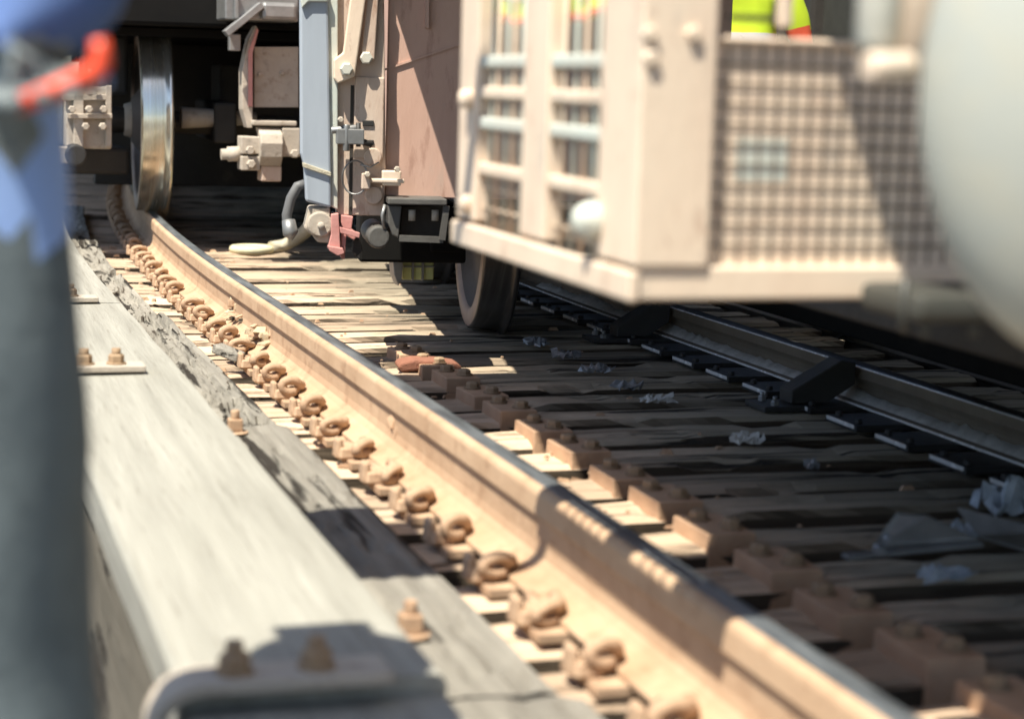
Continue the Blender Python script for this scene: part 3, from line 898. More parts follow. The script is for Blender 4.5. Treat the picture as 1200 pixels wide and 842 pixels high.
# end wall and body
b = MB(); b.box(L2W(0.585, 0.012, 1.285), (1.17, 0.024, 1.83), RB3); wall = b.build('end_wall', M['red'], carB, bevel=0.004)
b = MB(); b.box(L2W(0.605, 1.66, 1.36), (1.13, 3.27, 1.68), RB3); b.build('body', M['red'], carB, bevel=0.01)
b = MB(); b.box(L2W(0.54, -0.40, 1.33), (1.26, 0.78, 0.06), RB3); b.build('end_canopy', M['dark'], carB, bevel=0.004)
b = MB(); b.bar(B(450, 82, 0.004), B(560, 45, 0.004), 0.006, 0.006); b.bar(B(500, -40, 0.006), B(500, 33, 0.006), 0.03, 0.012); b.build_each('wall_rib', M['red'], wall)
b = MB(); b.box(L2W(0.6, 1.9, 0.47), (1.0, 2.7, 0.10), RB3); b.build('underframe', M['dark'], carB, bevel=0.01)
# cream door post with its hardware
post = bpoly('door_post', M['cream'], [(394, -40), (450, -40), (452, 195), (450, 253), (395, 252)], 0.05, 0.10)
bbox('post_seam', M['dark'], 411, 100, 412.5, 252, 0.052, 0.004, 0, post)
bpoly('post_edge', M['cage_green'], [(382, -40), (396, -40), (396, 246), (386, 241)], 0.075, 0.10)
blue = bpoly('blue_panel', M['blue'], [(351, -40), (384, -40), (388, 200), (388, 244), (358, 236), (356, 194), (352, 180)], 0.09, 0.06, 0.008)
bpoly('panel_trim', M['rope'], [(354, 190), (388, 202), (388, 207), (355, 196)], 0.10, 0.012, 0.002, blue)
bpoly('panel_lip', M['cage_green'], [(352, -2), (362, -12), (384, -12), (384, 2), (362, 2), (354, 10)], 0.105, 0.02, 0.004, blue)
bbox('post_panel', M['cream'], 416, 90, 449, 186, 0.062, 0.02, 0.004, post)
lev = bpoly('lever', M['cage'], [(416, -40), (434, -40), (416, 90), (396, 98), (391, 92), (391, 70), (402, 62)], 0.10, 0.03, 0.005)
b = MB(); bbolt(b, 406, 81, 0.10, 0.022, 0.018); b.build('bolt', M['cage_green'], lev)
lev2 = bpoly('lever', M['cream'], [(434, -40), (446, -40), (439, 70), (430, 76), (423, 70)], 0.078, 0.02, 0.004)
b = MB(); bbolt(b, 429, 68, 0.078, 0.022, 0.016); b.build('bolt', M['cage_green'], lev2)
for q, r in (((437, 184), 0.03), ((438, 229), 0.03)):
    b = MB(); c = B(q[0], q[1], 0.075); b.tube([c, c + EY * 0.03], r, 18); b.build('round_boss', M['cream'], post, bevel=0.004)
# latch with a T handle
lt = MB()
lt.tube([B(388, 153, 0.12), B(418, 150, 0.12)], 0.012, 8); lt.tube([B(406, 146, 0.125), B(406, 177, 0.125)], 0.012, 8)
lt.box(B(410, 160, 0.11), (0.09, 0.05, 0.05), RB3)
lo = lt.build('latch', M['steel'], carB, bevel=0.003)
for q in ((431, 145), (431, 168)):
    bbox('latch_slot', M['black'], q[0] - 6, q[1] - 4, q[0] + 7, q[1] + 3, 0.068, 0.01, 0.002, post)
bbox('latch_slot', M['black'], 395, 158, 416, 164, 0.063, 0.01, 0.002, post)
b = MB(); b.tube([B(420, 164, 0.115), B(436, 170, 0.115)], 0.010, 8); b.tube([B(420, 144, 0.1), B(420, 172, 0.1)], 0.008, 8); b.build_each('latch_rod', M['black'], lo)
# loop of wire
b = MB(); c = B(416, 208, 0.09); b.tube([c + EX * (0.042 * math.cos(a)) + Vector((0, 0, 0.055 * math.sin(a))) + EY * 0.01 * math.sin(2 * a) for a in [2 * math.pi * k / 28 for k in range(28)]], 0.003, 6, closed=True)
b.tube([B(422, 193, 0.09), B(434, 196, 0.09), B(444, 190, 0.09)], 0.003, 6)
b.build('wire_loop', M['steel'], carB)
# sliding bolt bar and its bracket
bbox('bolt_bar', M['cage'], 428, 209, 474, 215, 0.10, 0.04, 0.004)
bbox('bar_bracket', M['cream'], 424, 203, 434, 222, 0.115, 0.05, 0.004)
bbox('bar_bracket', M['cage'], 448, 200, 470, 218, 0.095, 0.05, 0.004)
b = MB()
for q in ((465, 198), (430, 204), (399, 140)): bbolt(b, q[0], q[1], 0.11, 0.010, 0.03)
b.build_each('bolt', M['dusty'], carB)
# dark casting under the end wall
cast = bbox('casting', M['casting'], 455, 232, 524, 241, 0.16, 0.30, 0.004)
bpoly('casting_cheek', M['casting'], [(455, 241), (471, 241), (467, 279), (460, 275), (455, 262)], 0.13, 0.25, 0.004, cast)
bpoly('casting_web', M['dark'], [(471, 241), (524, 241), (519, 280), (468, 279)], 0.05, 0.10, 0.004, cast)
b = MB(); b.bar(B(523, 241, 0.14), B(518, 281, 0.14), 0.02, 0.02); b.bar(B(468, 279, 0.13), B(519, 281, 0.13), 0.02, 0.02); b.build_each('casting_rim', M['casting'], cast)
b = MB()
for q in ((483, 246), (510, 246)): c = B(q[0], q[1], 0.12); b.tube([c, c - Vector((0, 0, 0.035))], 0.012, 10)
b.build_each('bolt', M['dusty'], cast)
b = MB(); c = B(444, 278, 0.10); b.tube([c, c + EY * 0.03, c + EY * 0.3], [0.036, 0.040, 0.040], 24); b.build('buffer', M['casting'], carB, bevel=0.006)
b = MB(); c = B(452, 255, 0.03); b.tube([B(451, 240, 0.1), B(448, 252, 0.11), B(450, 266, 0.1), B(456, 270, 0.06)], 0.006, 8); b.build('hook', M['steel'], carB)
# truck parts behind
b = MB(); b.box(L2W(0.13, 0.42, 0.22), (0.38, 0.2, 0.20), RB3); b.box(L2W(0.25, 0.9, 0.24), (0.12, 1.2, 0.16), RB3); b.build('truck_frame', M['near_black'], carB, bevel=0.01)
# wheelset
wc = Vector((0.885, 7.03, TIE_Z + 0.502))
wheel(carB, wc, HB, 0.5, -1, M['tread_dark'], -0.075, 0.035, 0.032, 'dull dark wheel resting on the ties')
wc2 = wc + EX * 1.435
wheel(carB, wc2, HB + math.pi, 0.5, 1, M['tread_dark'], -0.075, 0.035, 0.032)
axle(carB, wc - EX * 0.1, wc2 + EX * 0.1, 0.085, M['dark'])
# wheel further back in the same truck
wb = wc + EY * 1.9
wheel(carB, wb, HB, 0.5, -1, M['tread_dark'], -0.075, 0.035, 0.032)
# little yellow-green box with a slanted bracket hanging low under the truck
lm = MB(); p = at_y(473, 302, 7.6); q = at_y(509, 328, 7.6)
lm.box(((p.x + q.x) / 2, 7.68, (p.z + q.z) / 2), (q.x - p.x, 0.14, p.z - q.z)); lb = lm.build('signal_box', M['lime'], carB, bevel=0.006)
b = MB()
for fx in (0.3, 0.62): b.box((p.x + (q.x - p.x) * fx, 7.605, (p.z + q.z) / 2), (0.008, 0.02, p.z - q.z + 0.004))
b.box(((p.x + q.x) / 2, 7.605, p.z + (q.z - p.z) * 0.4), (q.x - p.x, 0.018, 0.006)); b.build_each('box_rib', M['steel'], lb)
pts = [at_y(*k, 7.55) for k in ((460, 300), (473, 300), (471, 326), (467, 335), (462, 322))]; n = len(pts)
b = MB(); vs = pts + [k + Vector((0, 0.08, 0)) for k in pts]
b.add(vs, [tuple(range(n)), tuple(reversed(range(n, 2 * n)))] + [(i, i + n, (i + 1) % n + n, (i + 1) % n) for i in range(n)]); b.build('slanted_bracket', M['steel'], carB, bevel=0.003)
pbox(carB, 'slack_adjuster', M['dark'], 455, 282, 526, 304, 7.5, 0.4, 0.01)

# hose and coupling hanging from the blue panel
b = MB(); b.tube([B(357, 216, 0.06), B(349, 218, 0.06), B(341, 232, 0.06), B(336, 252, 0.06), B(337, 268, 0.06), B(342, 276, 0.07)], 0.017, 10)
b.build('air_hose', M['rubber'], carB)
b = MB(); b.tube([B(338, 258, 0.07), B(340, 272, 0.08), B(346, 276, 0.08)], [0.022, 0.026, 0.020], 10); b.build('hose_coupling', M['steel'], carB)
cp = bpoly('coupling_head', M['dusty'], [(362, 242), (387, 243), (388, 285), (372, 284), (366, 276), (356, 268)], 0.07, 0.10, 0.008)
b = MB(); c = B(375, 263, 0.09); b.tube([c, c + EY * 0.06], 0.042, 22); bbolt(b, 376, 264, 0.09, 0.014, 0.02); b.build('coupling_eye', M['dusty'], cp, bevel=0.006)
b = MB()
for k in range(4): b.bar(B(366, 246 + 3 * k, 0.075), B(386, 245 + 3 * k, 0.075), 0.01, 0.008)
b.build_each('coupling_rib', M['dusty'], cp)
# smashed pink brackets
bpoly('bent_bracket', M['pink'], [(388, 251), (397, 250), (399, 292), (393, 298), (384, 291), (388, 275)], 0.10, 0.05, 0.003)
bpoly('bent_bracket', M['pink'], [(400, 252), (414, 254), (412, 268), (420, 274), (415, 282), (406, 276), (404, 304), (399, 302), (400, 275)], 0.08, 0.04, 0.003)
bpoly('bent_bracket', M['pink'], [(398, 266), (422, 273), (421, 279), (399, 273)], 0.11, 0.02, 0.002)
bpoly('bent_bracket', M['pink'], [(384, 288), (402, 291), (404, 297), (396, 300), (386, 294)], 0.12, 0.04, 0.003)
bpoly('torn_bracket', M['dark'], [(414, 278), (422, 276), (425, 294), (418, 301), (413, 296)], 0.06, 0.03, 0.003)
# ------------------------------------------------------------------ near rail vehicle: guarded cage, tank, added overhead shade slabs
carC = tag(empty('rail_vehicle', (0.1, 2.6, TIE_Z)), 'near dusty cream rail vehicle with a mesh cage and a pale green tank', 'rail vehicle')
CX, CYF, CYR = -0.298, 2.31, 3.19
def at_x(px, py, x):
    d = ray(px, py)
    return CAM + d * ((x - CAM.x) / d.x)
def cbox(name, material, lo, hi, parent=None, bevel=0.004):
    lo = Vector(lo); hi = Vector(hi)
    b = MB(); b.box((lo + hi) / 2, tuple(abs(a) for a in (hi - lo)))
    return b.build(name, material, parent or carC, None, bevel)
ZB, ZT = 0.492, 1.04
XR = 0.571
cage = cbox('equipment_cage', M['cage'], (CX + 0.19, CYF + 0.02, ZB), (XR, CYR, ZB + 0.02))
def yl(px): return at_x(px, 150, CX).y
posts = [(CYF, yl(702)), (yl(640), yl(612)), (yl(558), CYR)]
for i, (a, b_) in enumerate(posts):
    cbox('cage_post', M['cage'], (CX, a, ZB + 0.036), (CX + 0.032, b_, ZT), cage)
zr = [at_x(600, q, CX).z for q in (72, 110, 148, 205)]
bays = ((posts[0][1], posts[1][0]), (posts[1][1], posts[2][0]))
for i, z in enumerate(zr):
    for (a, b_) in bays:
        cbox('cage_rail', M['cage_green'] if i in (0, 2) else M['cage'], (CX + 0.004, a + 0.001, z - 0.010), (CX + 0.024, b_ - 0.001, z + 0.010), cage)
cbox('cage_sill', M['cage'], (CX - 0.008, CYF - 0.004, ZB - 0.010), (CX + 0.008, CYR + 0.006, ZB + 0.030), cage)
cbox('cage_sill', M['cage'], (CX + 0.01, CYR - 0.03, ZB), (XR, CYR - 0.001, ZB + 0.03), cage)
cbox('cage_roof', M['cage'], (CX, CYF, ZT), (XR, CYR, ZT + 0.02), cage)
# open wire grid in the side openings
for (a, b_) in bays:
    n = max(3, int((b_ - a) / 0.042))
    for k in range(1, n):
        y = a + (b_ - a) * k / n
        b = MB(); b.tube([(CX + 0.012, y, ZB + 0.0), (CX + 0.013 + 0.002 * math.sin(k * 3), y + 0.002, (ZB + ZT) / 2), (CX + 0.012, y, ZT - 0.001)], 0.0035, 6); b.build('mesh_bar', M['cage_green'] if k % 2 else M['cage'], cage)
    z = ZB + 0.06
    while z < zr[3] - 0.02:
        b = MB(); b.tube([(CX + 0.018, a, z), (CX + 0.018, b_, z)], 0.003, 6); b.build('mesh_bar', M['cage'], cage)
        z += 0.034
# equipment inside, seen through the openings
cbox('inner_cabinet', M['dusty'], (CX + 0.26, CYF + 0.30, ZB + 0.022), (XR - 0.02, CYR - 0.05, 0.79), cage, 0.008)
cbox('inner_board', M['cage'], (CX + 0.21, CYF + 0.12, ZB + 0.022), (CX + 0.225, CYF + 0.27, 0.80), cage)
cbox('inner_board', M['cage_green'], (CX + 0.19, CYF + 0.62, ZB + 0.022), (CX + 0.197, CYF + 0.74, 0.80), cage)
b = MB()
for k in range(4):
    y = CYF + 0.24 + 0.15 * k
    b.tube([(CX + 0.23, y, ZB + 0.022), (CX + 0.23, y, 0.70 + 0.03 * (k % 2)), (CX + 0.26, y + 0.02, 0.77), (CX + 0.30, y + 0.02, 0.79)], 0.014, 10)
b.build_each('inner_pipe', M['cage'], cage)
# front face
xg0 = at_y(830, 300, CYF).x; xg1 = XR
zg0 = at_y(900, 312, CYF).z; zg1 = at_y(900, 52, CYF).z
cbox('corner_plate', M['cage'], (CX - 0.002, CYF - 0.005, ZB + 0.0362), (xg0 - 0.001, CYF + 0.02, ZT), cage)
cbox('front_sill', M['cage'], (CX + 0.0085, CYF + 0.001, ZB - 0.008), (xg1, CYF + 0.019, zg0), cage)
cbox('front_rail', M['cage'], (xg0, CYF + 0.005, zg1), (xg1, CYF + 0.02, zg1 + 0.009), cage)
cbox('back_panel', M['cage'], (xg0, CYF + 0.0165, zg0 - 0.012), (xg1, CYF + 0.0185, zg1 + 0.008), cage, 0)
cbox('label_plate', M['cage_green'], (at_y(868, 190, CYF).x, CYF + 0.0158, at_y(868, 212, CYF).z), (at_y(928, 190, CYF).x, CYF + 0.0163, at_y(868, 162, CYF).z), cage, 0)
nb = int((xg1 - xg0) / 0.0238)
for k in range(1, nb):
    x = xg0 + (xg1 - xg0) * k / nb
    cbox('mesh_bar', M['mesh'], (x - 0.0015, CYF + 0.0146, zg0), (x + 0.0015, CYF + 0.0156, zg1), cage, 0)
nh = int((zg1 - zg0) / 0.0245)
for k in range(1, nh):
    z = zg0 + (zg1 - zg0) * k / nh
    cbox('mesh_bar', M['mesh'], (xg0, CYF + 0.0134, z - 0.0015), (xg1, CYF + 0.0144, z + 0.0015), cage, 0)
# window bars over the grille
for px in (834, 922):
    x = at_y(px, 20, CYF).x
    cbox('cage_post', M['cage'], (x - 0.008, CYF + 0.001, zg1 + 0.021), (x + 0.010, CYF + 0.02, ZT), cage)
zz = at_y(860, 20, CYF).z
cbox('cage_rail', M['dark'], (xg0 + 0.02, CYF + 0.008, zz - 0.004), (at_y(920, 20, CYF).x - 0.009, CYF + 0.014, zz + 0.004), cage, 0)
b = MB()
for q in ((760, 40), (812, 40), (762, 68)):
    c = at_y(*q, CYF - 0.005); b.hexbolt(c, 0.011, 0.008, Matrix.Rotation(R(90), 3, 'X'))
b.build_each('bolt', M['cage'], cage)
c = at_x(690, 258, CX - 0.014)
lp = MB(); mm = Matrix.Translation(c) @ Matrix.Rotation(R(60), 4, 'Z')
lp.lathe([(0.035, 0.025), (0.0, 0.025), (-0.006, 0.024), (-0.011, 0.017), (-0.014, 0.0001)], mm, 28, [0] * 4)
lp.build('marker_lamp', M['cage_green'], cage)
for q in ((547, 116), (545, 238)):
    c = at_x(*q, CX - 0.007); b = MB(); b.tube([c - Vector((0, 0, 0.016)), c - Vector((0, 0, 0.010)), c + Vector((0, 0, 0.010)), c + Vector((0, 0, 0.016))], [0.008, 0.015, 0.015, 0.008], 12); b.build('hinge', M['cage'], cage)
# added overhead slabs out of view, shaped to cast shade; cage and tank hang here
cbox('shade_deck', M['dark'], (-0.510, 1.540, 2.020), (3.960, 2.020, 2.200), None, 0.01)
cbox('shade_deck', M['dark'], (-0.140, 2.022, 2.020), (3.960, 4.970, 2.200), None, 0.01)
cbox('shade_deck', M['dark'], (0.510, -2.680, 2.020), (3.960, 1.538, 2.200), None, 0.01)
cbox('shade_deck', M['dark'], (0.760, 4.972, 2.020), (3.960, 5.870, 2.200), None, 0.01)
cbox('shade_deck', M['dark'], (1.960, 5.872, 2.020), (3.960, 6.820, 2.200), None, 0.01)
cbox('shade_board', M['dark'], (-0.460, 2.840, 1.900), (-0.142, 4.300, 1.940), None, 0.004)  # added boards above the view, placed to shade the ties
cbox('shade_board', M['dark'], (-0.800, 4.302, 1.900), (0.758, 5.330, 1.940), None, 0.004)
cbox('board_bracket', M['dark'], (-0.180, 2.770, 1.945), (-0.142, 4.970, 2.200), None, 0.004)
cbox('shade_pad', M['dark'], (-1.290, 2.700, 1.900), (-1.030, 3.270, 1.940), None, 0.004)  # added above the view to cast the dark patch on the timber
cbox('shade_pad_arm', M['dark'], (-1.028, 2.702, 1.905), (-0.142, 2.742, 1.935), None, 0.004)  # joins the added shade pad to the overhead slabs
cbox('cage_hanger', M['cage'], (0.12, 2.5, ZT + 0.021), (0.2, 3.1, 2.018), None, 0.004)
# tank
tc = at_y(1300, 105, 1.45)
TA = R(33); T1 = Vector((math.sin(TA), math.cos(TA), 0)); T2 = Vector((math.cos(TA), -math.sin(TA), 0))
def tank_ring(d, k): return [tc + T1 * d + T2 * (0.163 * k * math.cos(a)) + Vector((0, 0, 0.245 * k * math.sin(a))) for a in [2 * math.pi * i / 64 for i in range(64)]]
tk = MB(); rings = []
for q in range(14):
    a = math.pi / 2 * q / 13
    rings.append((-0.09 * math.sin(a), max(0.002, math.cos(a))))
rings = rings[::-1] + [(0.14, 1.0), (0.30, 1.0), (0.36, 0.8), (0.375, 0.002)]
vs = []
for d, k in rings: vs += tank_ring(d, k)
fs = []
for i in range(len(rings) - 1):
    for j in range(64):
        j2 = (j + 1) % 64
        fs.append((i * 64 + j, (i + 1) * 64 + j, (i + 1) * 64 + j2, i * 64 + j2))
tk.add(vs, fs, smooth=True)
tank = tk.build('tank', M['tank'], carC)
for d in (0.16, 0.29):
    b = MB(); b.tube(tank_ring(d, 1.01), 0.006, 8, closed=True)
    b.build('tank_band', M['cage'], tank)
cbox('tank_hanger', M['cage'], (tc.x + 0.08, 1.73, tc.z + 0.16), (tc.x + 0.15, 1.80, 2.018), None, 0.004)
# valve stack beside the tank
b = MB(); c = at_y(1028, 50, 1.62)
b.tube([c + Vector((0, 0, 0.3)), c, c + Vector((0, 0, -0.009))], [0.021, 0.021, 0.015], 18); b.build('valve_pipe', M['cage_green'], carC)
b = MB(); c2 = at_y(1078, 20, 1.62)
b.tube([c2 + Vector((0, 0, 0.3)), c2 + Vector((0, 0, -0.04)), c2 + Vector((0, 0, -0.047))], [0.030, 0.030, 0.021], 18); b.build('valve_body', M['cage'], carC)
c3 = at_y(1040, 80, 1.58); b = MB(); b.tube([c3 + Vector((-0.021, 0, 0)), c3 + Vector((0.028, 0.007, 0.002))], [0.014, 0.014], 14); b.build('valve_knob', M['cage'], carC, bevel=0.004)
# gear case and pipe low on the right
cbox('gear_case', M['case'], (at_y(1075, 350, 2.12).x, 2.12, at_y(1066, 380, 2.12).z), (0.6, 2.28, at_y(1066, 345, 2.12).z), None, 0.012)
b = MB(); p = at_y(1060, 345, 2.10); b.tube([p + Vector((0, 0, 0.02)), p + Vector((0, 0, -0.035)), p + Vector((0.006, 0.007, -0.044)), p + Vector((0.02, 0.02, -0.047))], 0.0055, 8); b.build('drain_pipe', M['case'], carC)
b = MB()
for px in (1085, 1142):
    p = at_y(px, 378, 2.15); b.tube([p + Vector((0, 0, 0.007)), p - Vector((0, 0, 0.02))], 0.006, 8)
b.build_each('drain_stub', M['case'], carC)
cbox('underframe', M['dark'], (0.62, 2.4, 0.30), (2.3, 5.1, 0.46), None, 0.01)
cbox('dark_screen', M['near_black'], (1.80, 2.4, -0.06), (1.95, 8.2, 0.46), None, 0.01)  # added dark panel, stands in for the darkness beyond the right rail

# hi-vis vest hung on the cage rail
def vest(name, pts_fn, label):
    root = empty(name, pts_fn(0.5, 1.0))
    b = MB(); NX, NZ = 10, 10; vs = []
    for i in range(NX + 1):
        for j in range(NZ + 1):
            p = pts_fn(i / NX, j / NZ); vs.append(p + Vector((0.006 * math.sin(i * 2.1 + j * 0.7), 0.006 * math.cos(i * 1.7), 0)))
    fs = [(i * (NZ + 1) + j, (i + 1) * (NZ + 1) + j, (i + 1) * (NZ + 1) + j + 1, i * (NZ + 1) + j + 1) for i in range(NX) for j in range(NZ)]
    b.add(vs, fs, smooth=True)
    o = b.build('vest_cloth', M['hivis'], root)
    md = o.modifiers.new('solid', 'SOLIDIFY'); md.thickness = 0.006
    for k, (f0, f1) in enumerate(((0.0, 0.09), (0.30, 0.42))):
        b = MB(); vs = []
        for i in range(NX + 1):
            for f in (f0, f1):
                vs.append(pts_fn(i / NX, f) + Vector((-0.010 + 0.006 * math.sin(i * 2.1), -0.010, 0)))
        b.add(vs, [(2 * i, 2 * i + 2, 2 * i + 3, 2 * i + 1) for i in range(NX)], smooth=True)
        o2 = b.build('orange_trim' if k == 0 else 'reflective_band', M['hivis_orange'] if k == 0 else M['reflect'], root)
        md = o2.modifiers.new('solid', 'SOLIDIFY'); md.thickness = 0.003
    return tag(root, label, 'vest')
y0v, y1v = yl(700), yl(552)
ztv = at_x(600, 24, CX).z
vest('safety_vest', lambda u, v: Vector((CX + 0.045, y0v + (y1v - y0v) * u, ztv + 0.13 * v + 0.006 * math.sin(u * 14))), 'hi-vis yellow and orange vest hung along the top of the cage side')

# ------------------------------------------------------------------ people
def person(name, loc, rz, joints, radii, edges, paint, mats, label, head, helmet_mat, cat='person'):
    """one continuous skinned body; paint(co) gives the material index"""
    root = empty(name, loc); root.rotation_euler = (0, 0, rz)
    names = list(joints); ix = {n: i for i, n in enumerate(names)}
    me = bpy.data.meshes.new('body')
    me.from_pydata([joints[n] for n in names], [(ix[a], ix[c]) for a, c in edges], [])
    o = bpy.data.objects.new('tmp', me); col.objects.link(o)
    sk = o.modifiers.new('skin', 'SKIN'); sk.use_smooth_shade = True
    layer = me.skin_vertices[0].data
    for n in names:
        r = radii[n]; layer[ix[n]].radius = r if isinstance(r, tuple) else (r, r)
        layer[ix[n]].use_root = (n == 'pelvis')
    sb = o.modifiers.new('sub', 'SUBSURF'); sb.levels = 2; sb.render_levels = 2
    dg = bpy.context.evaluated_depsgraph_get()
    nm = bpy.data.meshes.new_from_object(o.evaluated_get(dg))
    nm.name = 'body'
    bpy.data.objects.remove(o)
    # cloth folds
    for v in nm.vertices:
        k = noise.noise(Vector((v.co.x * 9, v.co.y * 9, v.co.z * 5 + 3))) * 0.018 + noise.noise(Vector((v.co.x * 22, v.co.y * 22, v.co.z * 11))) * 0.005
        if v.co.z < 1.45: v.co += v.normal * k
    nm.materials.clear()
    for mm in mats: nm.materials.append(mm)
    for p in nm.polygons:
        p.material_index = paint(p.center); p.use_smooth = True
    body = obj('body', nm, root, Matrix.Translation(loc) @ Matrix.Rotation(rz, 4, 'Z'))
    W = Matrix.Translation(loc) @ Matrix.Rotation(rz, 4, 'Z')
    # head with a face
    hc = Vector(head)
    hm = bmesh.new(); bmesh.ops.create_uvsphere(hm, u_segments=28, v_segments=20, radius=1)
    for v in hm.verts:
        x, y, z = v.co
        f = 1 - 0.18 * max(0, -z) - 0.06 * max(0, z)
        q = Vector((x * 0.076 * f, y * 0.098, z * 0.122))
        if y > 0.3: # face
            if abs(x) < 0.22 and -0.35 < z < 0.15: q.y += 0.022 * (1 - abs(x) / 0.22) * (1 - abs(z + 0.2) / 0.35)
            if 0.15 < abs(x) < 0.55 and 0.02 < z < 0.25: q.y -= 0.010
            if abs(x) < 0.35 and -0.62 < z < -0.48: q.y -= 0.005
        if abs(x) > 0.93 and -0.25 < z < 0.25 and abs(y) < 0.35: q.x *= 1.16
        v.co = q + hc
    hme = bpy.data.meshes.new('head'); hm.to_mesh(hme); hm.free()
    hme.materials.append(M['skin'])
    for p in hme.polygons: p.use_smooth = True
    ho = obj('head', hme, root, W)
    eb = MB()
    for sx in (-1, 1):
        eb.lathe([(-0.010, 0.0001), (-0.006, 0.008), (0, 0.010), (0.006, 0.008), (0.010, 0.0001)], Matrix.Translation(hc + Vector((sx * 0.031, 0.083, 0.014))), 12, [0] * 4)
    eb.build('eye', M['black'], ho, W)
    hb = MB()
    prof = []
    for q in range(9):
        a = math.pi / 2 * q / 8
        prof.append((0.035 + 0.125 * math.sin(a), max(0.0001, 0.116 * math.cos(a))))
    mz = Matrix.Translation(hc) @ Matrix(((0, 1, 0, 0), (0, 0, 1, 0), (1, 0, 0, 0), (0, 0, 0, 1)))
    hb.lathe([(0.036, 0.128), (0.030, 0.130)] + prof, mz, 32, [0] * 10)
    hb.box(hc + Vector((0, 0.135, 0.036)), (0.14, 0.06, 0.008))
    hb.build('helmet', helmet_mat, root, W)
    return tag(root, label, cat)

def base_body():
    J = {'pelvis': (0, 0, 0.95), 'waist': (0, 0.01, 1.10), 'chest': (0, 0.01, 1.32), 'upper': (0, 0, 1.44), 'neck': (0, 0.01, 1.54), 'skull': (0, 0.02, 1.62),
         'hipL': (-0.10, 0, 0.90), 'kneeL': (-0.12, 0.03, 0.50), 'ankL': (-0.13, -0.02, 0.10), 'toeL': (-0.15, 0.16, 0.045),
         'hipR': (0.10, 0, 0.90), 'kneeR': (0.12, 0.03, 0.50), 'ankR': (0.13, -0.02, 0.10), 'toeR': (0.15, 0.16, 0.045),
         'shL': (-0.19, 0, 1.43), 'elL': (-0.27, 0.0, 1.14), 'wrL': (-0.27, 0.10, 0.90), 'haL': (-0.27, 0.13, 0.83),
         'shR': (0.19, 0, 1.43), 'elR': (0.27, 0.0, 1.14), 'wrR': (0.27, 0.10, 0.90), 'haR': (0.27, 0.13, 0.83)}
    Rr = {'pelvis': (0.155, 0.125), 'waist': (0.15, 0.115), 'chest': (0.17, 0.125), 'upper': (0.12, 0.09), 'neck': 0.058, 'skull': 0.05,
          'hipL': 0.105, 'kneeL': 0.075, 'ankL': 0.062, 'toeL': (0.045, 0.035), 'hipR': 0.105, 'kneeR': 0.075, 'ankR': 0.062, 'toeR': (0.045, 0.035),
          'shL': 0.075, 'elL': 0.058, 'wrL': 0.042, 'haL': (0.040, 0.022), 'shR': 0.075, 'elR': 0.058, 'wrR': 0.042, 'haR': (0.040, 0.022)}
    Ed = [('pelvis', 'waist'), ('waist', 'chest'), ('chest', 'upper'), ('upper', 'neck'), ('neck', 'skull'), ('pelvis', 'hipL'), ('hipL', 'kneeL'), ('kneeL', 'ankL'), ('ankL', 'toeL'),
          ('pelvis', 'hipR'), ('hipR', 'kneeR'), ('kneeR', 'ankR'), ('ankR', 'toeR'), ('upper', 'shL'), ('shL', 'elL'), ('elL', 'wrL'), ('wrL', 'haL'), ('upper', 'shR'), ('shR', 'elR'), ('elR', 'wrR'), ('wrR', 'haR')]
    return J, Rr, Ed
def fingers(J, Rr, Ed, side, hand, fwd, down, across, curl=0.5):
    """five fingers; fwd along the hand, across towards the thumb, down towards the palm side"""
    hand = Vector(hand); fwd = Vector(fwd).normalized(); across = Vector(across).normalized(); down = Vector(down).normalized()
    ln = (0.062, 0.075, 0.080, 0.072, 0.058)
    for k in range(1, 5):
        root_ = hand + fwd * 0.035 + across * (0.030 - 0.021 * (k - 1))
        a = root_ + (fwd * (1 - curl * 0.4) + down * curl * 0.6).normalized() * ln[k] * 0.45
        e = a + (fwd * (0.7 - curl) + down * (0.3 + curl)).normalized() * ln[k] * 0.55
        for nm, p in (('f%da' % k, root_), ('f%db' % k, a), ('f%dc' % k, e)):
            J[nm + side] = tuple(p); Rr[nm + side] = 0.0105
        Ed += [('ha' + side, 'f%da' % k + side), ('f%da' % k + side, 'f%db' % k + side), ('f%db' % k + side, 'f%dc' % k + side)]
    a = hand - fwd * 0.01 + across * 0.042; e = a + (fwd * 0.6 + across * 0.5 + down * 0.4).normalized() * 0.05
    J['t1' + side] = tuple(a); J['t2' + side] = tuple(e); Rr['t1' + side] = 0.013; Rr['t2' + side] = 0.011
    Ed += [('ha' + side, 't1' + side), ('t1' + side, 't2' + side)]

# the worker in blue at the left edge, on the walkway, holding an orange hose handle
WZ = -0.36
P1 = Vector((-1.205, 1.92, WZ))
J, Rr, Ed = base_body()
gl = at_y(28, 112, 1.78) - P1            # gloved hand, local because the figure is not turned
J.update({'kneeR': (0.10, 0.02, 0.50), 'ankR': (0.115, -0.02, 0.10), 'toeR': (0.13, 0.16, 0.045), 'hipR': (0.075, 0, 0.88),
          'elR': (0.235, -0.10, 1.36), 'shR': (0.13, 0.03, 1.52), 'upper': (-0.03, 0.03, 1.52), 'chest': (-0.02, 0.03, 1.36), 'waist': (0.0, 0.0, 1.13), 'neck': (-0.03, 0.06, 1.63), 'skull': (-0.03, 0.08, 1.70), 'shL': (-0.22, 0.02, 1.50),
          'wrR': tuple(gl + Vector((-0.025, 0.0, 0.045))), 'haR': tuple(gl)})
J['elR'] = tuple(at_y(74, 2, 1.80) - P1)
Rr.update({'elR': 0.072, 'wrR': 0.048, 'shR': 0.10, 'haR': (0.040, 0.034), 'hipR': 0.118, 'kneeR': 0.094, 'ankR': 0.082, 'hipL': 0.118, 'kneeL': 0.092, 'ankL': 0.08})
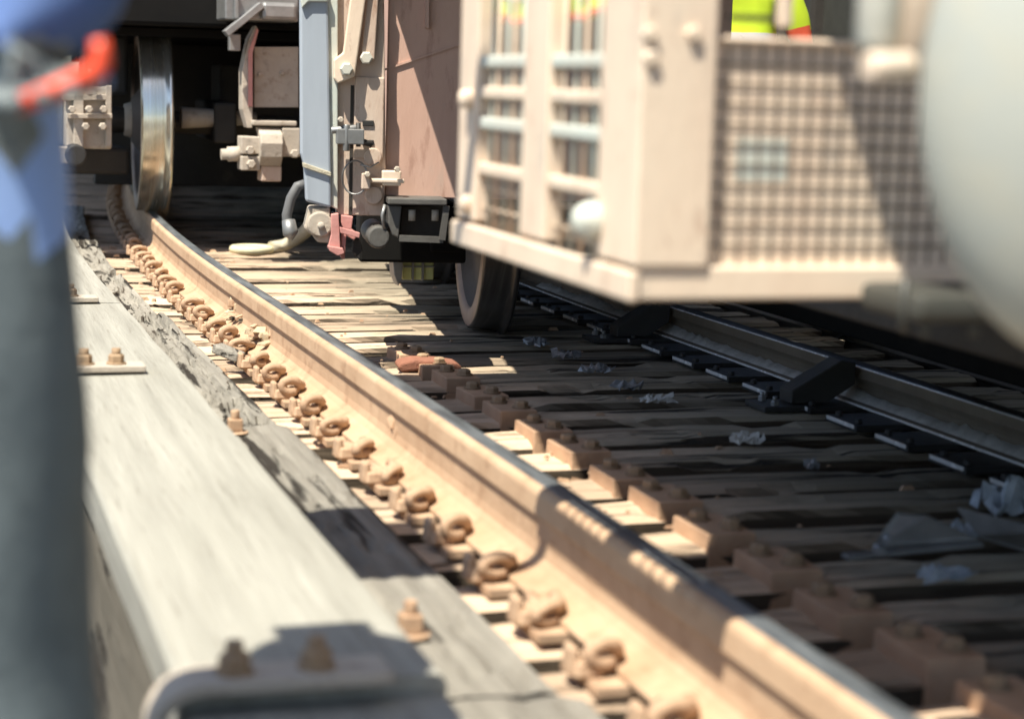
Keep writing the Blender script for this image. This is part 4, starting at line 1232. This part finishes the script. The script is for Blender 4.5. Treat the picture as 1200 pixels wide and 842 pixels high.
fingers(J, Rr, Ed, 'R', gl, (0.12, -0.95, 0.15), (0.3, -0.4, -0.12), (0.9, 0.2, 0.3), 0.4)
fingers(J, Rr, Ed, 'L', J['haL'], (0, 0.3, -1), (0.9, 0, 0), (0, 1, 0.2), 0.4)
HG = Vector(gl)
EL = Vector(J['elR']); WR = Vector(J['wrR'])
def paint1(c):
    if c.z < 0.12: return 3
    if ((c - HG).length < 0.062 or (c.y < -0.16 and (c - HG).length < 0.12 and HG.z - 0.05 < c.z < HG.z + 0.03)) or (c - Vector(J['haL'])).length < 0.11: return 2
    # sleeve of the raised arm
    ab = WR - EL; t = max(0, min(1, (c - EL).dot(ab) / ab.dot(ab)))
    if (c - (EL + ab * t)).length < 0.085: return 0
    if c.z > 1.56 and abs(c.x + 0.03) < 0.08: return 5
    if c.z > 1.24: return 0
    if c.z > 0.96: return 4
    return 1
person('person', P1, 0.0, J, Rr, Ed, paint1, [M['jacket'], M['pants'], M['glove'], M['boot'], M['jacket_light'], M['skin']],
       'person in blue top, grey trousers and grey gloves at the left edge', (-0.03, 0.11, 1.78), M['helmet'])
# orange curved handle in the glove
b = MB()
hp = [at_y(18, 124, 1.70), at_y(66, 104, 1.70), at_y(92, 93, 1.695), at_y(112, 84, 1.69), at_y(119, 74, 1.69), at_y(118, 60, 1.69), at_y(116, 46, 1.69)]
b.tube(hp, [0.008, 0.0085, 0.0092, 0.0096, 0.0092, 0.0084, 0.007], 14)
tag(b.build('hose_handle', M['orange']), 'bent orange-red handle held in the grey glove', 'handle')

# a worker in a hi-vis vest beyond the derailed car, seen through the cage window
pv = at_y(878, 20, 8.4)
P3 = Vector((pv.x, 8.4, TIE_Z))
J, Rr, Ed = base_body()
fingers(J, Rr, Ed, 'R', J['haR'], (0, 0.3, -1), (-0.9, 0, 0), (0, 1, 0.2), 0.4)
fingers(J, Rr, Ed, 'L', J['haL'], (0, 0.3, -1), (0.9, 0, 0), (0, 1, 0.2), 0.4)
def paint3(c):
    if c.z < 0.12: return 3
    if (c - Vector(J['haL'])).length < 0.1 or (c - Vector(J['haR'])).length < 0.1: return 4
    if c.z > 1.50 and abs(c.x) < 0.08: return 4
    if abs(c.x) > 0.2 and c.z < 1.25: return 5
    if c.z > 1.02:
        if 1.19 <= c.z < 1.24 or c.z < 1.06: return 2
        if 1.12 < c.z < 1.19: return 6
        return 0
    return 1
person('person', P3, R(170), J, Rr, Ed, paint3, [M['hivis'], M['denim'], M['hivis_orange'], M['boot'], M['skin'], M['hivis_orange'], M['reflect']],
       'person in a hi-vis yellow and orange vest seen through the cage window', (0, 0.04, 1.72), M['helmet'])
wl = empty('trackside_wall', (4.7, 12, TIE_Z))
for k in range(9):
    b = MB(); b.box((4.7, 3.2 + k * 1.95, 1.3), (0.06, 1.93, 3.0)); b.build('wall_panel', M['case'], wl, bevel=0.006)
    b = MB(); b.box((4.64, 4.175 + k * 1.95, 1.3), (0.06, 0.08, 3.02)); b.build('wall_post', M['dark'], wl)
tag(wl, 'dark panelled trackside wall beyond the cage window', 'wall')
b = MB(); b.box((0, 0, 0), (2.6, 22, 0.06))
tag(b.build('side_deck', M['walk'], None, Matrix.Translation((3.55, 9, TIE_Z - 0.034))), kind='structure')

# ------------------------------------------------------------------ loose things on the ties
def blob_thing(name, px, py, z, size, material, label, cat, seed, spiky=0.35, flat=0.6, group=None):
    c = at_z(px, py, z)
    bm = bmesh.new(); bmesh.ops.create_icosphere(bm, subdivisions=2, radius=1)
    for v in bm.verts:
        k = 1 + spiky * noise.noise(v.co * 2.3 + Vector((seed, 0, 0)))
        k += 0.5 * spiky * noise.noise(v.co * 6 + Vector((seed, 4, 0)))
        v.co = Vector((v.co.x * size[0] * k, v.co.y * size[1] * k, max(-size[2] * 0.4, v.co.z * size[2] * k * flat)))
    me = bpy.data.meshes.new(name); bm.to_mesh(me); bm.free()
    me.materials.append(material)
    o = obj(name, me, None, Matrix.Translation(c + Vector((0, 0, size[2] * 0.4))))
    return tag(o, label, cat, group)
def crumple(name, px, py, size, material, label, cat, seed, group=None, hgt=0.028):
    """crumpled sheet"""
    c = at_z(px, py, TIE_Z + 0.01)
    N = 8; vs = []; fs = []
    for i in range(N + 1):
        for j in range(N + 1):
            u, v = i / N - 0.5, j / N - 0.5
            n1 = noise.noise(Vector((u * 4 + seed, v * 4, 0)))
            n2 = noise.noise(Vector((u * 9 + seed, v * 9, 7)))
            edge = 1 + 0.5 * noise.noise(Vector((math.atan2(v, u) * 2, seed, 3)))
            vs.append((u * size[0] * edge + 0.02 * n2, v * size[1] * edge + 0.02 * n1, max(0.0, hgt * (0.35 + n1 + 0.6 * n2))))
    for i in range(N):
        for j in range(N):
            a = i * (N + 1) + j
            fs.append((a, a + N + 1, a + N + 2, a + 1))
    b = MB(); b.add(vs, fs)
    o = b.build(name, material, None, Matrix.Translation(c))
    md = o.modifiers.new('solid', 'SOLIDIFY'); md.thickness = 0.002
    return tag(o, label, cat, group)
G_SCRAP = 'bright scraps on the shaded ties'
crumple('metal_scrap', 628, 404, (0.072, 0.072), M['foil'], 'bright metal scrap on the ties just in front of the derailed wheel', 'scrap', 1, G_SCRAP)
crumple('metal_scrap', 664, 419, (0.094, 0.072), M['foil'], 'bright metal scrap right of and below the one by the derailed wheel', 'scrap', 2, G_SCRAP)
crumple('metal_scrap', 697, 435, (0.086, 0.072), M['foil'], 'crumpled bright scrap halfway between the derailed wheel and the nearer brace', 'scrap', 3, G_SCRAP)
crumple('metal_scrap', 735, 455, (0.079, 0.078), M['foil'], 'pale crumpled scrap with a greenish tip on the shaded ties', 'scrap', 4, G_SCRAP)
crumple('metal_scrap', 770, 470, (0.086, 0.048), M['grease'], 'dull grey flat scrap on the dark ties left of the nearer brace', 'scrap', 5, G_SCRAP, 0.02)
crumple('metal_scrap', 875, 518, (0.072, 0.048), M['grease'], 'thin grey curled scrap on the ties below the nearer brace', 'scrap', 6, G_SCRAP, 0.03)
crumple('metal_scrap', 951, 547, (0.025, 0.024), M['foil'], 'smallest bright fleck on the dark ties', 'scrap', 8, G_SCRAP, 0.02)
crumple('plastic_sheet', 1182, 598, (0.115, 0.108), M['film'], 'crumpled pale blue-grey plastic sheet at the right edge', 'plastic sheet', 9, None, 0.08)
crumple('plastic_scrap', 1128, 628, (0.072, 0.048), M['film'], 'pale plastic scrap caught on the tip of the grey steel plate', 'plastic scrap', 10, None, 0.03)
# triangular steel plate lying tilted on an angle iron
root = empty('steel_plate', at_z(1070, 655, TIE_Z))
a, c_, d, e = at_z(1022, 642, TIE_Z + 0.045), at_z(1050, 603, TIE_Z + 0.11), at_z(1085, 606, TIE_Z + 0.11), at_z(1145, 634, TIE_Z + 0.06)
b = MB(); vs = [a, c_, d, e]; up = Vector((0, -0.002, 0.006)); vs = vs + [v + up for v in vs]
b.add(vs, [(0, 1, 2, 3), (7, 6, 5, 4), (0, 4, 5, 1), (1, 5, 6, 2), (2, 6, 7, 3), (3, 7, 4, 0)]); b.build('sheet', M['plate_grey'], root)
b = MB(); b.bar(at_z(990, 652, TIE_Z + 0.04), at_z(1148, 636, TIE_Z + 0.05), 0.03, 0.010); b.build('angle_bar', M['plate_grey'], root, bevel=0.002)
b = MB(); q = at_z(1030, 648, TIE_Z + 0.055); b.hexbolt(q, 0.014, 0.018); b.hexbolt(at_z(1040, 638, TIE_Z + 0.06), 0.012, 0.02); b.build_each('bolt', M['foil'], root)
tag(root, 'grey triangular steel plate with an angle bar lying on the ties', 'steel plate')
a, c_, d, e = at_z(1122, 597, TIE_Z + 0.10), at_z(1230, 625, TIE_Z + 0.10), at_z(1230, 655, TIE_Z + 0.02), at_z(1148, 630, TIE_Z + 0.05)
b = MB(); vs = [a, c_, d, e]; vs = vs + [v + up for v in vs]
b.add(vs, [(0, 1, 2, 3), (7, 6, 5, 4), (0, 4, 5, 1), (1, 5, 6, 2), (2, 6, 7, 3), (3, 7, 4, 0)])
tag(b.build('steel_sheet', M['plate_grey']), 'dark grey steel sheet running out of the picture at the right edge', 'steel sheet')
crumple('plastic_scrap', 1105, 676, (0.10, 0.06), M['film'], 'white plastic scrap on the tie below the grey triangular plate', 'plastic scrap', 12, None, 0.02)

# rust-red brake block beside the first cap
q = at_z(505, 436, TIE_Z + 0.0)
b = MB(); prof = [(-0.09, -0.004), (-0.05, 0.0), (0.0, 0.006), (0.06, 0.0), (0.105, 0.0), (0.11, 0.014), (0.09, 0.026), (0.03, 0.035), (-0.05, 0.037), (-0.095, 0.027), (-0.105, 0.013)]
b.prism(prof, 0.11)
o = b.build('brake_block', M['brick_red'], None, Matrix.Translation(q + Vector((0, 0.05, 0.004))) @ Matrix.Rotation(R(-6), 4, 'Z'), bevel=0.008)
tag(o, 'rust-red curved block lying beside the first bolted cap', 'brake block')
# yellow-tipped strap
root = empty('lifting_strap', at_z(320, 290, TIE_Z))
c = at_z(295, 292, TIE_Z + 0.02); b = MB()
b.tube([c + Vector((0.10 * math.cos(t), 0.10 * math.sin(t), 0.0)) for t in [2 * math.pi * k / 30 for k in range(30)]], 0.022, 10, closed=True)
b.lathe([(-0.012, 0.0001), (-0.012, 0.09), (0.012, 0.09), (0.012, 0.0001)], Matrix.Translation(c) @ Matrix(((0, 1, 0, 0), (0, 0, 1, 0), (1, 0, 0, 0), (0, 0, 0, 1))), 30, [0] * 3)
b.build('yellow_pad', M['yellow'], root)
b = MB()
pt = [c + Vector((0.10, -0.02, 0.01)), at_y(334, 287, 10.2), at_y(346, 281, 10.05), at_y(358, 271, 9.9), at_y(368, 258, 9.8)]
b.tube(pt, [0.034, 0.034, 0.036, 0.036, 0.034], 10); b.build('strap_web', M['rope'], root)
tag(root, 'dusty yellow round pad and strap lying on the ties below the coupling', 'strap')

# splintered wood and clods
rnd = random.Random(5)
def splint(px, py, lat, z, n, label, spread=0.09, big=0.03):
    q = at_x(px, py, lat); root = empty('splintered_wood', q)
    for k in range(n):
        b = MB(); sz = (rnd.uniform(0.02, big * 2.4), rnd.uniform(0.012, big), rnd.uniform(0.008, big * 0.8))
        rot = Matrix.Rotation(rnd.uniform(0, 3.1), 3, 'Z') @ Matrix.Rotation(rnd.uniform(-0.5, 0.5), 3, 'Y')
        b.box((0, 0, 0), sz, rot, taper=(rnd.uniform(0.6, 1), rnd.uniform(0.6, 1)))
        p = q + Vector((rnd.uniform(-0.4, 0.4) * spread, rnd.uniform(-1.2, 1.2) * spread, abs(rnd.gauss(0, 0.4)) * spread * 0.7))
        b.build('splinter', M['splinter'] if k % 3 else M['clip'], root, Matrix.Translation(p), bevel=0.002)
    return tag(root, label, 'wood')
splint(285, 372, -0.075, -0.1, 22, 'heap of splintered wood and dirt against the rail web', 0.12, 0.032)
splint(309, 398, -0.10, -0.14, 12, 'broken wood blocks among the clips below the splintered heap', 0.08, 0.05)
splint(262, 410, -0.16, -0.15, 8, 'grey broken wood piece lying over the clips', 0.06, 0.04)
o = MB(); q = at_z(268, 413, TIE_Z + 0.06); o.box((0, 0, 0), (0.10, 0.055, 0.03), Matrix.Rotation(R(-40), 3, 'Z') @ Matrix.Rotation(R(15), 3, 'Y'))
tag(o.build('wood_offcut', M['old_timber'], None, Matrix.Translation(q), bevel=0.006), 'grey wood offcut lying across the clips', 'wood')
# dirt clods and chips scattered on the lit ties
b = MB()
rnd = random.Random(11)
for k in range(170):
    s = rnd.uniform(3.0, 11.0); lat = rnd.choice((rnd.uniform(0.08, 1.2), rnd.uniform(-0.3, -0.1), rnd.uniform(0.08, 0.5)))
    p = trk(S_CLIP + DT * round((s - S_CLIP) / DT) + rnd.uniform(-0.10, 0.10), lat, TIE_Z + 0.005)
    r = abs(rnd.gauss(0, 0.005)) + 0.003
    b.box(p, (r * rnd.uniform(1, 4), r * rnd.uniform(0.8, 1.5), r), Matrix.Rotation(rnd.uniform(-0.5, 0.5), 3, 'Z'), taper=(0.6, 0.6))
tag(b.build('dirt_chips', M['clip']), 'small rusty chips and clods scattered over the ties', 'debris', kind='stuff')
# burr of metal on the web
b = MB(); q = at_x(462, 492, -0.075); b.box(q, (0.03, 0.05, 0.022), Matrix.Rotation(0.4, 3, 'X'), taper=(0.4, 0.5)); b.box(q + Vector((0, -0.04, -0.02)), (0.02, 0.03, 0.03), Matrix.Rotation(0.7, 3, 'X'), taper=(0.4, 0.5))
b.build('weld_burr', M['rust_rail'], rail_l, bevel=0.003)

scene.render.resolution_x = 1024
scene.render.resolution_y = 718
